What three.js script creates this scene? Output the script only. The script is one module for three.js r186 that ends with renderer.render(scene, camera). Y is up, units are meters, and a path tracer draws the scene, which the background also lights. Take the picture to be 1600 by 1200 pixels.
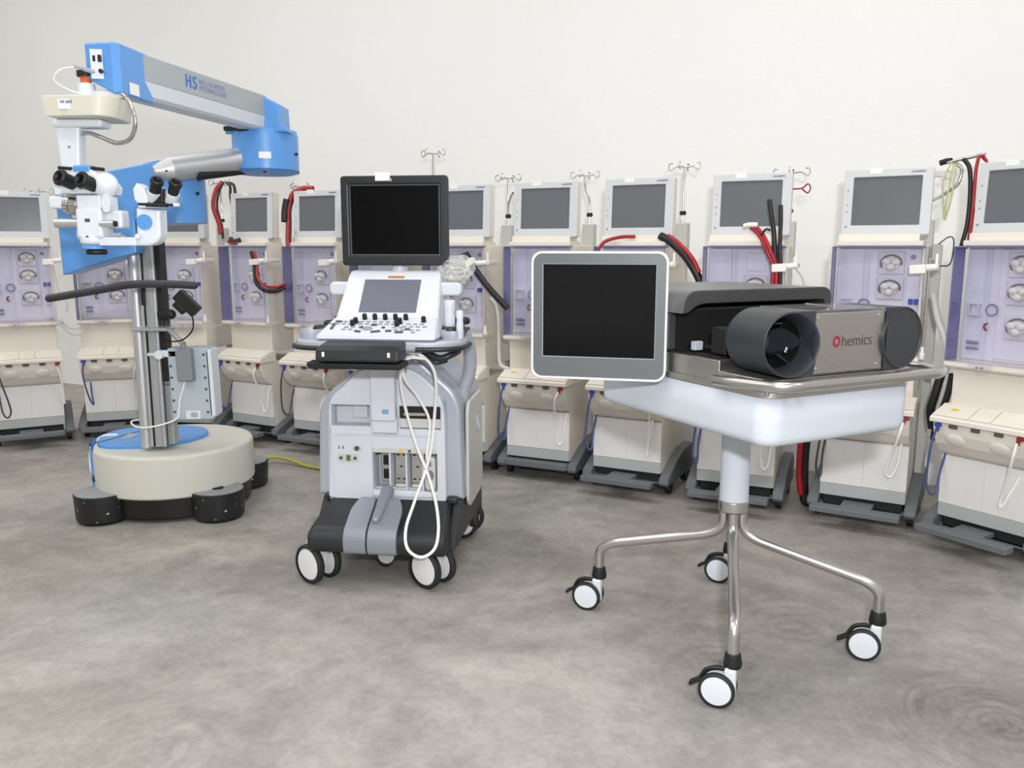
import * as THREE from 'three';
import { RoundedBoxGeometry } from 'three/addons/geometries/RoundedBoxGeometry.js';
import { mergeGeometries } from 'three/addons/utils/BufferGeometryUtils.js';
import { RectAreaLightUniformsLib } from 'three/addons/lights/RectAreaLightUniformsLib.js';
import { FontLoader } from 'three/addons/loaders/FontLoader.js';
import { TextGeometry } from 'three/addons/geometries/TextGeometry.js';

// ------------------------------------------------------------------ camera, exposure
const scene = new THREE.Scene();
scene.background = new THREE.Color(0x000000);
const camera = new THREE.PerspectiveCamera(49.55, 4 / 3, 0.05, 60);
camera.position.set(0, 1.25, 0);
camera.rotation.set(-9.391 * Math.PI / 180, 0, 0);
scene.add(camera);
const renderer = new THREE.WebGLRenderer({ antialias: true });
renderer.toneMapping = THREE.LinearToneMapping;
renderer.toneMappingExposure = 1.0;
renderer.shadowMap.enabled = true;
RectAreaLightUniformsLib.init();

// light levels: warm ceiling luminaires, neutral photo flash just above the lens
const LAMP_COLOR = new THREE.Color().setRGB(1.0, 0.99, 0.975);
const LAMP_LEVEL = 23;
const FLASH_COLOR = new THREE.Color().setRGB(0.98, 1.0, 1.03);
const FLASH_LEVEL = 1650;

const font = await new FontLoader().loadAsync('fonts/droid/droid_sans_regular.typeface.json');
const fontBold = await new FontLoader().loadAsync('fonts/droid/droid_sans_bold.typeface.json');

// ------------------------------------------------------------------ helpers
const D = Math.PI / 180;
let seed = 12345;
const rnd = () => { seed = (seed * 1664525 + 1013904223) >>> 0; return seed / 4294967296; };
const V = (x, y, z) => new THREE.Vector3(x, y, z);
function mat(color, roughness = 0.5, metalness = 0, extra = {}) {
  return new THREE.MeshPhysicalMaterial({ color, roughness, metalness, ...extra });
}
function clean(g) {
  const n = g.index ? g.toNonIndexed() : g.clone();
  for (const k of Object.keys(n.attributes)) if (!['position', 'normal', 'uv'].includes(k)) n.deleteAttribute(k);
  n.morphAttributes = {};
  return n;
}
function mk(parent, name, geos, material, label) {
  const list = Array.isArray(geos) ? geos : [geos];
  const g = list.length === 1 ? list[0] : mergeGeometries(list.map(clean), false);
  const m = new THREE.Mesh(g, material);
  m.name = name; m.castShadow = true; m.receiveShadow = true;
  if (label) m.userData.label = label;
  parent.add(m);
  return m;
}
const used = {};
function numbered(name) { const k = used[name] = (used[name] ?? -1) + 1; return k ? `${name}_${String(k).padStart(3, '0')}` : name; }
function thing(name, label, category, [x, y, z], yawDeg = 0, group) {
  const o = new THREE.Group();
  o.name = numbered(name); o.position.set(x, y, z); o.rotation.y = -yawDeg * D;
  o.userData = { label, category };
  if (group) o.userData.group = group;
  scene.add(o);
  return o;
}
function structure(name, geos, material, label) { const m = mk(scene, name, geos, material, label); m.userData.kind = 'structure'; return m; }
const geoCache = new Map();
function once(key, fn) { if (!geoCache.has(key)) geoCache.set(key, fn()); return geoCache.get(key); }

function box(w, h, d, x = 0, y = 0, z = 0, r = 0.003, seg = 1) {
  const rr = Math.min(r, w / 2.02, h / 2.02, d / 2.02);
  const g = rr > 0 ? new RoundedBoxGeometry(w, h, d, seg, rr) : new THREE.BoxGeometry(w, h, d);
  g.translate(x, y, z); return g;
}
function cyl(rt, rb, h, x = 0, y = 0, z = 0, seg = 28) { const g = new THREE.CylinderGeometry(rt, rb, h, seg); g.translate(x, y, z); return g; }
function rod(a, b, r, r2 = r, seg = 16, squash = 1) {       // cylinder from a (radius r) to b (radius r2)
  const p = a.isVector3 ? a : V(...a), q = b.isVector3 ? b : V(...b), d = q.clone().sub(p), L = d.length();
  const g = new THREE.CylinderGeometry(r2, r, L, seg); g.scale(1, 1, squash);
  g.applyQuaternion(new THREE.Quaternion().setFromUnitVectors(V(0, 1, 0), d.normalize()));
  g.translate((p.x + q.x) / 2, (p.y + q.y) / 2, (p.z + q.z) / 2); return g;
}
function tube(pts, r, seg, rad = 8, tension = 0.5) {
  const c = new THREE.CatmullRomCurve3(pts.map(p => V(...p)), false, 'catmullrom', tension);
  return new THREE.TubeGeometry(c, seg || pts.length * 7, r, rad, false);
}
function pipe(pts, r, bend, rad = 14) {                      // straight pieces joined by round bends
  const P = pts.map(p => V(...p)), path = new THREE.CurvePath(); let last = P[0];
  for (let i = 1; i < P.length - 1; i++) {
    const a = P[i].clone().add(P[i - 1].clone().sub(P[i]).setLength(Math.min(bend, P[i - 1].distanceTo(P[i]) * 0.48)));
    const b = P[i].clone().add(P[i + 1].clone().sub(P[i]).setLength(Math.min(bend, P[i + 1].distanceTo(P[i]) * 0.48)));
    path.add(new THREE.LineCurve3(last, a)); path.add(new THREE.QuadraticBezierCurve3(a, P[i], b)); last = b;
  }
  path.add(new THREE.LineCurve3(last, P[P.length - 1]));
  return new THREE.TubeGeometry(path, pts.length * 16, r, rad, false);
}
function shape(pts) { const s = new THREE.Shape(); pts.forEach(([x, y], i) => i ? s.lineTo(x, y) : s.moveTo(x, y)); s.closePath(); return s; }
function roundRect(w, h, r, cx = 0, cy = 0, P = THREE.Shape) {
  const s = new P(), x = cx - w / 2, y = cy - h / 2;
  s.moveTo(x + r, y); s.lineTo(x + w - r, y); s.absarc(x + w - r, y + r, r, -Math.PI / 2, 0, false);
  s.lineTo(x + w, y + h - r); s.absarc(x + w - r, y + h - r, r, 0, Math.PI / 2, false);
  s.lineTo(x + r, y + h); s.absarc(x + r, y + h - r, r, Math.PI / 2, Math.PI, false);
  s.lineTo(x, y + r); s.absarc(x + r, y + r, r, Math.PI, Math.PI * 1.5, false);
  return s;
}
function extrude(s, depth, bevel = 0, bs = 2, cs = 8) {       // extrudes along +z from z = 0 to depth
  const g = new THREE.ExtrudeGeometry(s, { depth: Math.max(depth - 2 * bevel, 1e-4), bevelEnabled: bevel > 0, bevelThickness: bevel, bevelSize: bevel, bevelOffset: -bevel, bevelSegments: bs, curveSegments: cs });
  if (bevel > 0) g.translate(0, 0, bevel);
  return g;
}
function profile(pts, width, x0 = 0, bevel = 0.003) {         // (z, y) side outline swept over x, centred on x0
  const g = extrude(Array.isArray(pts) ? shape(pts) : pts, width, bevel);
  g.rotateY(-Math.PI / 2); g.translate(x0 + width / 2, 0, 0); return g;
}
function plan(s, h, y0, bevel = 0.003, bs = 2) {              // (x, -z) outline raised from y0
  const g = extrude(s, h, bevel, bs, 16); g.rotateX(-Math.PI / 2); g.translate(0, y0, 0); return g;
}
function soft(pts, n = 3) {                                   // smooths an outline, keeping its points
  const c = new THREE.CatmullRomCurve3(pts.map(([a, b]) => V(a, b, 0)), true, 'centripetal'); return c.getPoints(pts.length * n).slice(0, -1).map(p => [p.x, p.y]);
}
function lathe(pts, seg = 48) { return new THREE.LatheGeometry(pts.map(p => new THREE.Vector2(...p)), seg); }
function words(str, size, x, y, z, bold = false, depth = 0.0006, center = true) {
  const g = new TextGeometry(str, { font: bold ? fontBold : font, size, depth, curveSegments: 3, bevelEnabled: false });
  g.computeBoundingBox(); const b = g.boundingBox;
  g.translate(x - (center ? (b.max.x + b.min.x) / 2 : b.min.x), y - (b.max.y + b.min.y) / 2, z); return g;
}
const xf = (g, fn) => { fn(g); return g; };

// ------------------------------------------------------------------ procedural textures
function hash2(x, y, s) { let h = Math.imul(x, 374761393) + Math.imul(y, 668265263) + Math.imul(s, 2147483647 ^ 0x5bd1e995); h = Math.imul(h ^ (h >>> 13), 1274126177); return ((h ^ (h >>> 16)) >>> 0) / 4294967296; }
function noiseTile(x, y, period, s) {                        // value noise that repeats after `period` cells
  const xi = Math.floor(x), yi = Math.floor(y), fx = x - xi, fy = y - yi, m = (v) => ((v % period) + period) % period;
  const u = fx * fx * (3 - 2 * fx), v = fy * fy * (3 - 2 * fy), x0 = m(xi), x1 = m(xi + 1), y0 = m(yi), y1 = m(yi + 1);
  const a = hash2(x0, y0, s), b = hash2(x1, y0, s), c = hash2(x0, y1, s), d = hash2(x1, y1, s);
  return a + (b - a) * u + (c - a) * v + (a - b - c + d) * u * v;
}
function dataTexture(n, fn, srgb) {
  const a = new Uint8Array(n * n * 4);
  for (let j = 0; j < n; j++) for (let i = 0; i < n; i++) { const c = fn(i / n, j / n), k = (j * n + i) * 4; a[k] = c[0]; a[k + 1] = c[1]; a[k + 2] = c[2]; a[k + 3] = 255; }
  const t = new THREE.DataTexture(a, n, n, THREE.RGBAFormat); t.wrapS = t.wrapT = THREE.RepeatWrapping;
  t.magFilter = THREE.LinearFilter; t.minFilter = THREE.LinearMipmapLinearFilter; if (srgb) t.colorSpace = THREE.SRGBColorSpace; t.needsUpdate = true; return t;
}
// trowelled concrete over a 6 m square: cloudy patches, fine grain, trowel sweeps; u = x / 6, v = -z / 6 (metres)
const sweeps = [[1.30, 2.02, 0.42, 13, 0.3], [0.62, 2.35, 0.36, 9, 0.22], [0.95, 2.6, 0.55, 7, 0.2], [0.75, 1.75, 0.5, 6, 0.13], [1.7, 2.9, 0.4, 9, 0.16], [1.9, 3.4, 0.5, 8, 0.14], [0.1, 3.3, 0.5, 6, 0.1]];
for (let i = 0; i < 26; i++) sweeps.push([rnd() * 6 - 3, 1.4 + rnd() * 4.6, 0.2 + rnd() * 0.4, 5 + rnd() * 8, 0.05 + rnd() * 0.08]);
const floorTone = (u, v) => {
  const x = u * 6, z = v * 6;
  const wx = noiseTile(u * 8, v * 8, 8, 3) - 0.5, wy = noiseTile(u * 8, v * 8, 8, 4) - 0.5;
  const a = noiseTile(u * 6 + wx, v * 6 + wy, 6, 1), b = noiseTile(u * 17 + wx * 2, v * 29 + wy * 2, 1e6 | 0, 2) * 0, c = noiseTile(u * 24 + wx * 3, v * 24 + wy * 3, 24, 5);
  const d = noiseTile(u * 90 + wx * 4, v * 110, 10, 6), e = noiseTile(u * 420, v * 420, 420, 7), f = noiseTile(u * 1024, v * 1024, 1024, 8);
  let t = (a - 0.5) * 0.09 + b + (c - 0.5) * 0.13 + (d - 0.5) * 0.07 + (e - 0.5) * 0.075 + (f - 0.5) * 0.05 + (noiseTile(u * 60 + wx * 5, v * 60 + wy * 5, 60, 13) - 0.5) * 0.09 + (noiseTile(u * 150 + wx * 6, v * 150 + wy * 6, 150, 14) - 0.5) * 0.06;
  for (const [cx, cz, r, k, amp] of sweeps) {
    let dx = x - cx, dz = z - cz; dx -= Math.round(dx / 6) * 6; dz -= Math.round(dz / 6) * 6;
    const q = Math.hypot(dx * 0.8, dz) / r; if (q > 1) continue;
    const fall = (1 - q * q) * (1 - q * q), ang = Math.atan2(dz, dx), rr = Math.hypot(dx, dz) + 0.03 * wx;
    const line = Math.pow(noiseTile(rr * k * 7 + 50, ang * 1.6 + 20, 1e6, 9), 1.6);
    t -= amp * fall * (0.45 + 0.5 * (0.5 - line) * noiseTile(ang * 2 + 30, rr * 9, 1e6, 15) * 2);
  }
  return t;
};
const N_FLOOR = 2048;
const floorMap = dataTexture(N_FLOOR, (u, v) => {
  const t = floorTone(u, v), w = noiseTile(u * 9, v * 9, 9, 11) - 0.5, g = 1 + t * 1.0;
  return [Math.max(0, Math.min(255, (160 + w * 6) * g)), Math.max(0, Math.min(255, (156 + w * 3) * g)), Math.max(0, Math.min(255, (150 - w * 4) * g))];
}, true);
const floorRough = dataTexture(512, (u, v) => { const t = noiseTile(u * 12, v * 12, 12, 21) * 0.5 + noiseTile(u * 60, v * 60, 60, 22) * 0.5; const r = 255 * (0.46 + 0.22 * t); return [r, r, r]; });
const floorBump = dataTexture(1024, (u, v) => { const t = noiseTile(u * 40, v * 90, 10, 31) * 0.6 + noiseTile(u * 500, v * 500, 500, 32) * 0.4; return [255 * t, 255 * t, 255 * t]; });
const wallBump = dataTexture(512, (u, v) => { const t = noiseTile(u * 16, v * 16, 16, 41) * 0.5 + noiseTile(u * 128, v * 128, 128, 42) * 0.5; return [255 * t, 255 * t, 255 * t]; });
const chipMap = dataTexture(512, (u, v) => {                  // black paint with chipped flecks
  const n = noiseTile(u * 30, v * 30, 30, 51), m = noiseTile(u * 90, v * 60, 30, 52), k = noiseTile(u * 6, v * 6, 6, 53);
  const chip = n > 0.88 && m > 0.62 && k > 0.62; const g = 27 + 8 * m; return chip ? [190, 188, 186] : [g, g, g + 2];
}, true);
const brushed = dataTexture(256, (u, v) => { const t = noiseTile(u * 4, v * 128, 4, 61) * 0.6 + noiseTile(u * 12, v * 256, 12, 62) * 0.4; const r = 255 * (0.24 + 0.2 * t); return [r, r, r]; });

// ------------------------------------------------------------------ materials
const M = {
  wall: mat(0xf8f8f7, 0.9, 0, { bumpMap: wallBump, bumpScale: 0.0008 }),
  ceiling: mat(0xf0efec, 0.9), floor: mat(0xffffff, 1, 0, { map: floorMap, roughnessMap: floorRough, bumpMap: floorBump, bumpScale: 0.0006 }),
  cream: mat(0xeae3d8, 0.48), panel: mat(0xebe9e8, 0.45), stripe: mat(0xb4b8b8, 0.5), postGrey: mat(0xc6c7c1, 0.5),
  runner: mat(0x696d71, 0.55), darkGap: mat(0x1b1c1e, 0.7), cup: mat(0xe6e2da, 0.4), slot: mat(0x57534b, 0.6),
  lilac: mat(0xe2e0ea, 0.4), lilacRaised: mat(0xe3e0ea, 0.4), pumpWhite: mat(0xd8d5dc, 0.35), pumpDark: mat(0x74727b, 0.4),
  doorTint: mat(0xfbfbfe, 0.04, 0, { transmission: 1, thickness: 0, ior: 1.45 }),
  doorEdge: mat(0x8d8abb, 0.12, 0, { transmission: 0.35, thickness: 0, ior: 1.45 }),
  monitorShell: mat(0xd5d7d9, 0.4), monitorSide: mat(0xe6e1d7, 0.5), greyScreen: mat(0x6c6e73, 0.22, 0, { ior: 1.45 }),
  logoBlue: mat(0x3a4a92, 0.5), sticker: mat(0xf2f2f0, 0.6), ledGrey: mat(0x8d9196, 0.5), chrome: mat(0xd3d2cf, 0.16, 1), chromePost: mat(0xc9c8c4, 0.22, 1),
  clamp: mat(0xf0eee6, 0.4), blue: mat(0x2f49a8, 0.4), red: mat(0x8f1d22, 0.4), hoseBlue: mat(0x46568c, 0.45), hoseWhite: mat(0xf8f7f4, 0.4), hoseDark: mat(0x474b52, 0.5),
  hoseRed: mat(0xa51d26, 0.35), hoseBlack: mat(0x1c1b1c, 0.4), wireGreen: mat(0xc3cc9a, 0.5), hoseClear: mat(0xd4d4cf, 0.3), yellow: mat(0xe6cf3a, 0.55),
  blueBody: mat(0x5b9be0, 0.38, 0, { clearcoat: 0.25, clearcoatRoughness: 0.3 }), drum: mat(0xd8d6cc, 0.45), podBlack: mat(0xffffff, 0.45, 0, { map: chipMap }), podTop: mat(0x94979a, 0.5), black: mat(0x161617, 0.4),
  alu: mat(0xd0d2d5, 0.42, 0.8), aluMatte: mat(0xb7babd, 0.45, 0.6), scopeWhite: mat(0xe2e8ee, 0.35), scopeGrey: mat(0xa9b2ba, 0.4), armGrey: mat(0xaab0b4, 0.42), armWhite: mat(0xd6dce2, 0.4),
  creamPlate: mat(0xdcdacb, 0.45), orange: mat(0xe06a25, 0.45), rubber: mat(0x151516, 0.5), grip: mat(0x33343a, 0.45), glassDark: mat(0x0b0c10, 0.05), boxBlue: mat(0xb7c3cc, 0.45), boxGrey: mat(0x85898c, 0.5), acrylic: mat(0xffffff, 0.05, 0, { transmission: 0.92, thickness: 0, ior: 1.45 }),
  cordYellow: mat(0xada83f, 0.45),
  usWhite: mat(0xd9dce4, 0.38), usSilver: mat(0xb2b7c1, 0.38, 0.15), usSide: mat(0xcfcecb, 0.45), usBlack: mat(0x26282b, 0.42), usPedal: mat(0x9297a3, 0.38, 0.25), usScreen: mat(0x6d6f7d, 0.25), usBezel: mat(0x1f2125, 0.4), blackScreen: mat(0x050507, 0.3, 0, { specularIntensity: 0.25 }),
  keyGrey: mat(0x8f9298, 0.5), keyDark: mat(0x4c4e52, 0.5), tyre: mat(0x222426, 0.6), wheelWhite: mat(0xe9e9ea, 0.5), baySilver: mat(0xb8b6b0, 0.4, 0.5), bayDark: mat(0x0d0d0f, 0.5), bayFloor: mat(0xcfd1d8, 0.5), lilacGrey: mat(0x8b8ba6, 0.5), ovalGrey: mat(0x7d7f86, 0.5), greenDark: mat(0x5a6b33, 0.5), orangeStrip: mat(0xb87c35, 0.5), turquoise: mat(0x4ba3bf, 0.5),
  bag: mat(0xffffff, 0.12, 0, { transmission: 0.85, thickness: 0, ior: 1.4 }),
  hemWhite: mat(0xcdd3dc, 0.5, 0, { specularIntensity: 0.35 }), steel: mat(0xbfbcb7, 1, 1, { roughnessMap: brushed }), steelTube: mat(0xc9c7c4, 0.3, 1), lidGrey: mat(0x3c3c3d, 0.5), lidTop: mat(0x6f7070, 0.35, 0.2), innerBlack: mat(0x0c0c0d, 0.6), coneGrey: mat(0x32353a, 0.38), coneDark: mat(0x23272d, 0.35), bezelGrey: mat(0x626567, 0.4), frameWhite: mat(0xe4e6e6, 0.35), touchBlack: mat(0x101112, 0.1, 0, { specularIntensity: 0.5 }), logoRed: mat(0x9c1f3c, 0.4), logoGrey: mat(0x4c4543, 0.5), castorWhite: mat(0xe2e6ec, 0.4),
};

// ------------------------------------------------------------------ the hall: walls run 27.7 degrees off the picture plane
const YAW_W = 27.7, ex = Math.cos(YAW_W * D), ez = Math.sin(YAW_W * D);
const hall = (s, t, y = 0) => V(1.7 + ex * s - ez * t, y, -4.55 + ez * s + ex * t);   // s along the back wall, t out from it
const S0 = -9.5, S1 = 6, T1 = 11, HT = 4.6;
function hallBox(s0, s1, t0, t1, y0, y1) {
  const g = new THREE.BoxGeometry(s1 - s0, y1 - y0, t1 - t0); g.rotateY(-YAW_W * D);
  const c = hall((s0 + s1) / 2, (t0 + t1) / 2, (y0 + y1) / 2); g.translate(c.x, c.y, c.z);
  return g;
}
function metreUV(g, k) {                                       // uv in metres by the dominant axis
  const p = g.attributes.position, n = g.attributes.normal, uv = g.attributes.uv;
  for (let i = 0; i < p.count; i++) {
    if (Math.abs(n.getY(i)) > 0.7) uv.setXY(i, p.getX(i) * k, -p.getZ(i) * k);
    else uv.setXY(i, (p.getX(i) * ex + p.getZ(i) * ez + p.getX(i) * n.getZ(i) * 0) * k, p.getY(i) * k);
  }
  return g;
}
{
  const fg = metreUV(hallBox(S0, S1, 0, T1, -0.2, 0), 1 / 6);
  structure('floor', fg, M.floor, 'grey trowelled concrete floor with faint sweep marks');
  structure('wall_back', metreUV(hallBox(S0 - 0.2, S1 + 0.2, -0.2, 0, -0.2, HT + 0.2), 1), M.wall, 'plain white wall behind the dialysis machines');
  structure('wall_front', metreUV(hallBox(S0 - 0.2, S1 + 0.2, T1, T1 + 0.2, -0.2, HT + 0.2), 1), M.wall, 'plain white wall behind the camera');
  structure('wall_left', metreUV(hallBox(S0 - 0.2, S0, 0, T1, -0.2, HT + 0.2), 1), M.wall, 'plain white side wall of the hall');
  structure('wall_right', metreUV(hallBox(S1, S1 + 0.2, 0, T1, -0.2, HT + 0.2), 1), M.wall, 'plain white end wall of the hall');
  structure('ceiling', hallBox(S0 - 0.2, S1 + 0.2, -0.2, T1 + 0.2, HT, HT + 0.2), M.ceiling, 'flat white ceiling of the hall');
}

// ceiling luminaires (above the frame): long warm white strips
{
  const glow = new THREE.MeshStandardMaterial({ color: 0xffffff, roughness: 0.6, emissive: LAMP_COLOR, emissiveIntensity: 2.0 });
  const body = mat(0xe6e6e4, 0.5);
  for (const t of [2.3, 5.0, 7.7]) for (const s of [-6.4, -3.1, 0.2, 3.5]) {
    const p = hall(s, t, HT);
    const o = thing('ceiling_light', 'long white strip light fixed to the ceiling of the hall', 'ceiling light', [p.x, HT, p.z], YAW_W, 'strip lights under the ceiling');
    mk(o, 'housing', box(1.6, 0.06, 0.34, 0, -0.031, 0, 0.01), body);
    mk(o, 'diffuser', box(1.5, 0.012, 0.28, 0, -0.066, 0, 0.004), glow);
    const l = new THREE.RectAreaLight(LAMP_COLOR, LAMP_LEVEL, 1.5, 0.28);
    l.position.set(0, -0.08, 0); l.rotation.x = -Math.PI / 2; l.castShadow = true; l.name = 'strip_light_source'; o.add(l);
  }
}
// the photographer's flash on its stand, just over and behind the lens
{
  const o = thing('flash_lamp', 'black photo flash on a thin tripod stand behind the viewpoint', 'flash lamp', [0.1, 0, 0.3]);
  mk(o, 'pole', cyl(0.012, 0.012, 1.5, 0, 0.77, 0, 12), M.black);
  for (const a of [30, 150, 270]) mk(o, 'leg', rod([0, 0.45, 0], [0.4 * Math.cos(a * D), 0.008, 0.4 * Math.sin(a * D)], 0.008), M.black);
  mk(o, 'head', box(0.15, 0.12, 0.14, 0, 1.58, -0.02, 0.01), M.black);
  mk(o, 'flash_window', box(0.125, 0.095, 0.006, 0, 1.58, -0.092, 0.002), new THREE.MeshStandardMaterial({ color: 0xffffff, emissive: FLASH_COLOR, emissiveIntensity: 3 }));
  const l = new THREE.RectAreaLight(FLASH_COLOR, FLASH_LEVEL, 0.125, 0.095);
  l.position.set(0, 1.58, -0.1); l.castShadow = true; l.name = 'flash_source'; o.add(l);
}

// ------------------------------------------------------------------ dialysis machines
const yellowTag = mat(0xe0c83c, 0.6);
function dialysis(label, pos, yaw, o = {}) {
  const t = thing('dialysis_machine', label, 'dialysis machine', [pos[0], 0, pos[1]], yaw, 'dialysis machines standing along the wall');
  const pumps = o.pumps ?? [1, 1, 1];
  // base
  mk(t, 'chassis', once('chassis', () => box(0.34, 0.05, 0.34, 0, 0.092, -0.19, 0.004)), M.darkGap);
  const fenderShape = [[-0.44, 0.06], [0.02, 0.064], [0.034, 0.08], [0.028, 0.104], [-0.02, 0.125], [-0.12, 0.168], [-0.26, 0.205], [-0.40, 0.21], [-0.44, 0.17]];
  for (const s of [-1, 1]) {
    const f = mk(t, 'fender', once('fender' + s, () => profile(fenderShape, 0.05, s * 0.205, 0.008)), M.runner);
    mk(f, 'wheel', once('fw' + s, () => xf(cyl(0.03, 0.03, 0.026, 0, 0, 0, 16), g => { g.rotateZ(Math.PI / 2); g.translate(s * 0.2, 0.0305, -0.09); })), M.rubber);
    mk(f, 'wheel', once('rw' + s, () => xf(cyl(0.05, 0.05, 0.03, 0, 0, 0, 18), g => { g.rotateZ(Math.PI / 2); g.translate(s * 0.205, 0.05, -0.37); })), M.rubber);
  }
  if (o.folded) mk(t, 'footplate', once('foot0', () => box(0.36, 0.038, 0.05, 0, 0.091, 0.012, 0.008)), M.runner);
  else mk(t, 'footplate', once('foot1', () => [box(0.372, 0.028, 0.062, -0.012, 0.086, 0.112, 0.005), box(0.13, 0.02, 0.12, -0.01, 0.093, 0.05, 0.003), box(0.37, 0.02, 0.02, 0, 0.07, -0.03, 0.003)].reduce((a, g, i) => i ? mergeGeometries([clean(a), clean(g)]) : g)), M.runner);
  // lower cabinet with kick stripe and two front panels
  mk(t, 'lower_cabinet', once('lower', () => profile([[-0.36, 0.119], [-0.008, 0.119], [-0.008, 0.385], [0.028, 0.405], [0.065, 0.445], [0.086, 0.49], [0.094, 0.536], [-0.36, 0.536]], 0.362, 0, 0.004)), M.cream);
  mk(t, 'kick_stripe', once('kick', () => box(0.362, 0.056, 0.012, 0, 0.148, -0.004, 0.003)), M.stripe);
  for (const s of [-1, 1]) mk(t, 'front_panel', once('fp' + s, () => box(0.1808, 0.208, 0.012, s * 0.0905, 0.281, -0.003, 0.0015)), M.panel);
  // chin with cups and slots, tray with lids
  for (const x of [-0.092, 0.083]) mk(t, 'cup', once('cup' + x, () => xf(new THREE.SphereGeometry(1, 20, 12), g => { g.scale(0.04, 0.03, 0.011); g.rotateX(0.5); g.translate(x, 0.468, 0.076); })), M.cup);
  const tray = mk(t, 'tray', once('tray', () => profile([[-0.03, 0.537], [0.104, 0.537], [0.109, 0.541], [0.109, 0.555], [0.1, 0.562], [0.005, 0.6], [-0.03, 0.602]], 0.386, 0.004, 0.002)), M.cream);
  for (const [x, w] of [[-0.113, 0.144], [0.004, 0.083], [0.122, 0.144]]) mk(tray, 'tray_lid', once('lid' + x, () => xf(box(w, 0.005, 0.098, 0, 0, 0, 0.002), g => { g.rotateX(21.8 * D); g.translate(x, 0.5845, 0.052); })), M.cream);
  if (o.tag) mk(tray, 'warning_sticker', once('tag', () => xf(box(0.03, 0.001, 0.014, 0, 0, 0, 0), g => { g.rotateX(21.8 * D); g.translate(-0.118, 0.5895, 0.049); })), yellowTag);
  for (const x of [-0.095, -0.006, 0.084]) mk(t, 'slot', once('slot' + x, () => box(0.034, 0.016, 0.02, x, 0.5275, 0.092, 0.004)), M.slot);
  mk(t, 'connector', once('cb', () => [box(0.026, 0.016, 0.022, -0.156, 0.527, 0.094, 0.003), box(0.012, 0.022, 0.012, -0.156, 0.51, 0.1, 0.003)].map(clean).reduce((a, b) => mergeGeometries([a, b]))), M.blue, 'blue hose connector');
  mk(t, 'connector', once('cr', () => [box(0.026, 0.016, 0.022, 0.166, 0.527, 0.094, 0.003), box(0.012, 0.022, 0.012, 0.16, 0.512, 0.1, 0.003)].map(clean).reduce((a, b) => mergeGeometries([a, b]))), M.red, 'dark red hose connector');
  mk(t, 'hose', o.hoseA ? tube(o.hoseA, 0.005) : once('ha', () => tube([[-0.158, 0.51, 0.105], [-0.17, 0.43, 0.115], [-0.185, 0.28, 0.1], [-0.175, 0.225, 0.08], [-0.17, 0.23, 0.05], [-0.174, 0.31, 0.02], [-0.168, 0.39, 0.0]], 0.005)), o.hoseDark ? M.hoseDark : M.hoseBlue, 'dark blue hose loop');
  mk(t, 'hose', o.hoseB ? tube(o.hoseB, 0.006) : once('hb', () => tube([[0.158, 0.512, 0.106], [0.14, 0.46, 0.112], [0.125, 0.36, 0.06], [0.122, 0.26, 0.035], [0.135, 0.215, 0.03], [0.155, 0.24, 0.025], [0.165, 0.33, 0.018], [0.172, 0.385, 0.004]], 0.006)), M.hoseWhite, 'white hose loop');
  // upper cabinet and shelf
  mk(t, 'upper_cabinet', once('upper', () => mergeGeometries([box(0.352, 0.66, 0.305, 0, 0.925, -0.2075, 0.006), box(0.353, 0.17, 0.3, 0, 0.68, -0.17, 0.004), box(0.012, 0.47, 0.06, 0.176, 1.015, -0.032, 0.003)].map(clean))), M.cream);
  mk(t, 'shelf', once('shelf', () => profile([[-0.1, 0.758], [0.03, 0.758], [0.045, 0.768], [0.045, 0.784], [-0.1, 0.784]], 0.376, 0.003, 0.003)), M.cream);
  // blood-pump panel
  const pp = mk(t, 'pump_panel', once('pp', () => box(0.35, 0.452, 0.008, 0.006, 1.018, -0.016, 0.003)), M.lilac);
  mk(pp, 'raised_plate', once('rp1', () => box(0.142, 0.43, 0.006, 0.036, 1.018, -0.01, 0.003)), M.lilacRaised);
  mk(pp, 'raised_plate', once('rp2', () => box(0.064, 0.43, 0.006, 0.146, 1.018, -0.01, 0.003)), M.lilacRaised);
  [[0.05, 1.178], [0.05, 1.07], [0.055, 0.935]].forEach(([x, y], i) => {
    if (!pumps[i]) { mk(pp, 'cover_plate', once('cov' + i, () => box(0.085, 0.085, 0.006, x, y, -0.005, 0.003)), M.lilacRaised); return; }
    const p = mk(pp, 'pump', once('pump' + i, () => box(0.108, 0.098, 0.012, x, y, -0.003, 0.005)), M.pumpWhite);
    mk(p, 'pump_tube', once('pt' + i, () => xf(new THREE.TorusGeometry(0.042, 0.0042, 6, 24, Math.PI * 1.25), g => { g.rotateZ(-0.2); g.scale(1, 0.82, 1); g.translate(x, y, 0.006); })), M.pumpDark);
    mk(p, 'rotor', once('pr' + i, () => { const a = [xf(cyl(0.031, 0.034, 0.016, 0, 0, 0, 18), g => { g.rotateX(Math.PI / 2); g.scale(1.1, 0.82, 1); g.translate(x, y, 0.009); })]; for (const q of [0.4, 2.6, 4.7]) a.push(xf(new THREE.SphereGeometry(0.0155, 10, 8), g => { g.scale(1.25, 1, 0.9); g.translate(x + 0.021 * Math.cos(q), y + 0.016 * Math.sin(q), 0.02); })); return mergeGeometries(a.map(clean)); }), M.cup);
    mk(p, 'rotor_slot', once('ps' + i, () => xf(box(0.003, 0.018, 0.005, 0, 0, 0, 0.001), g => { g.rotateZ(-0.7); g.translate(x + 0.002, y - 0.002, 0.0165); })), M.pumpDark);
  });
  for (const x of [0.137, 0.159]) mk(pp, 'tube_clip', once('bc' + x, () => box(0.017, 0.024, 0.022, x, 1.015, 0.003, 0.003)), M.blue, 'dark blue tube clip');
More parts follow.
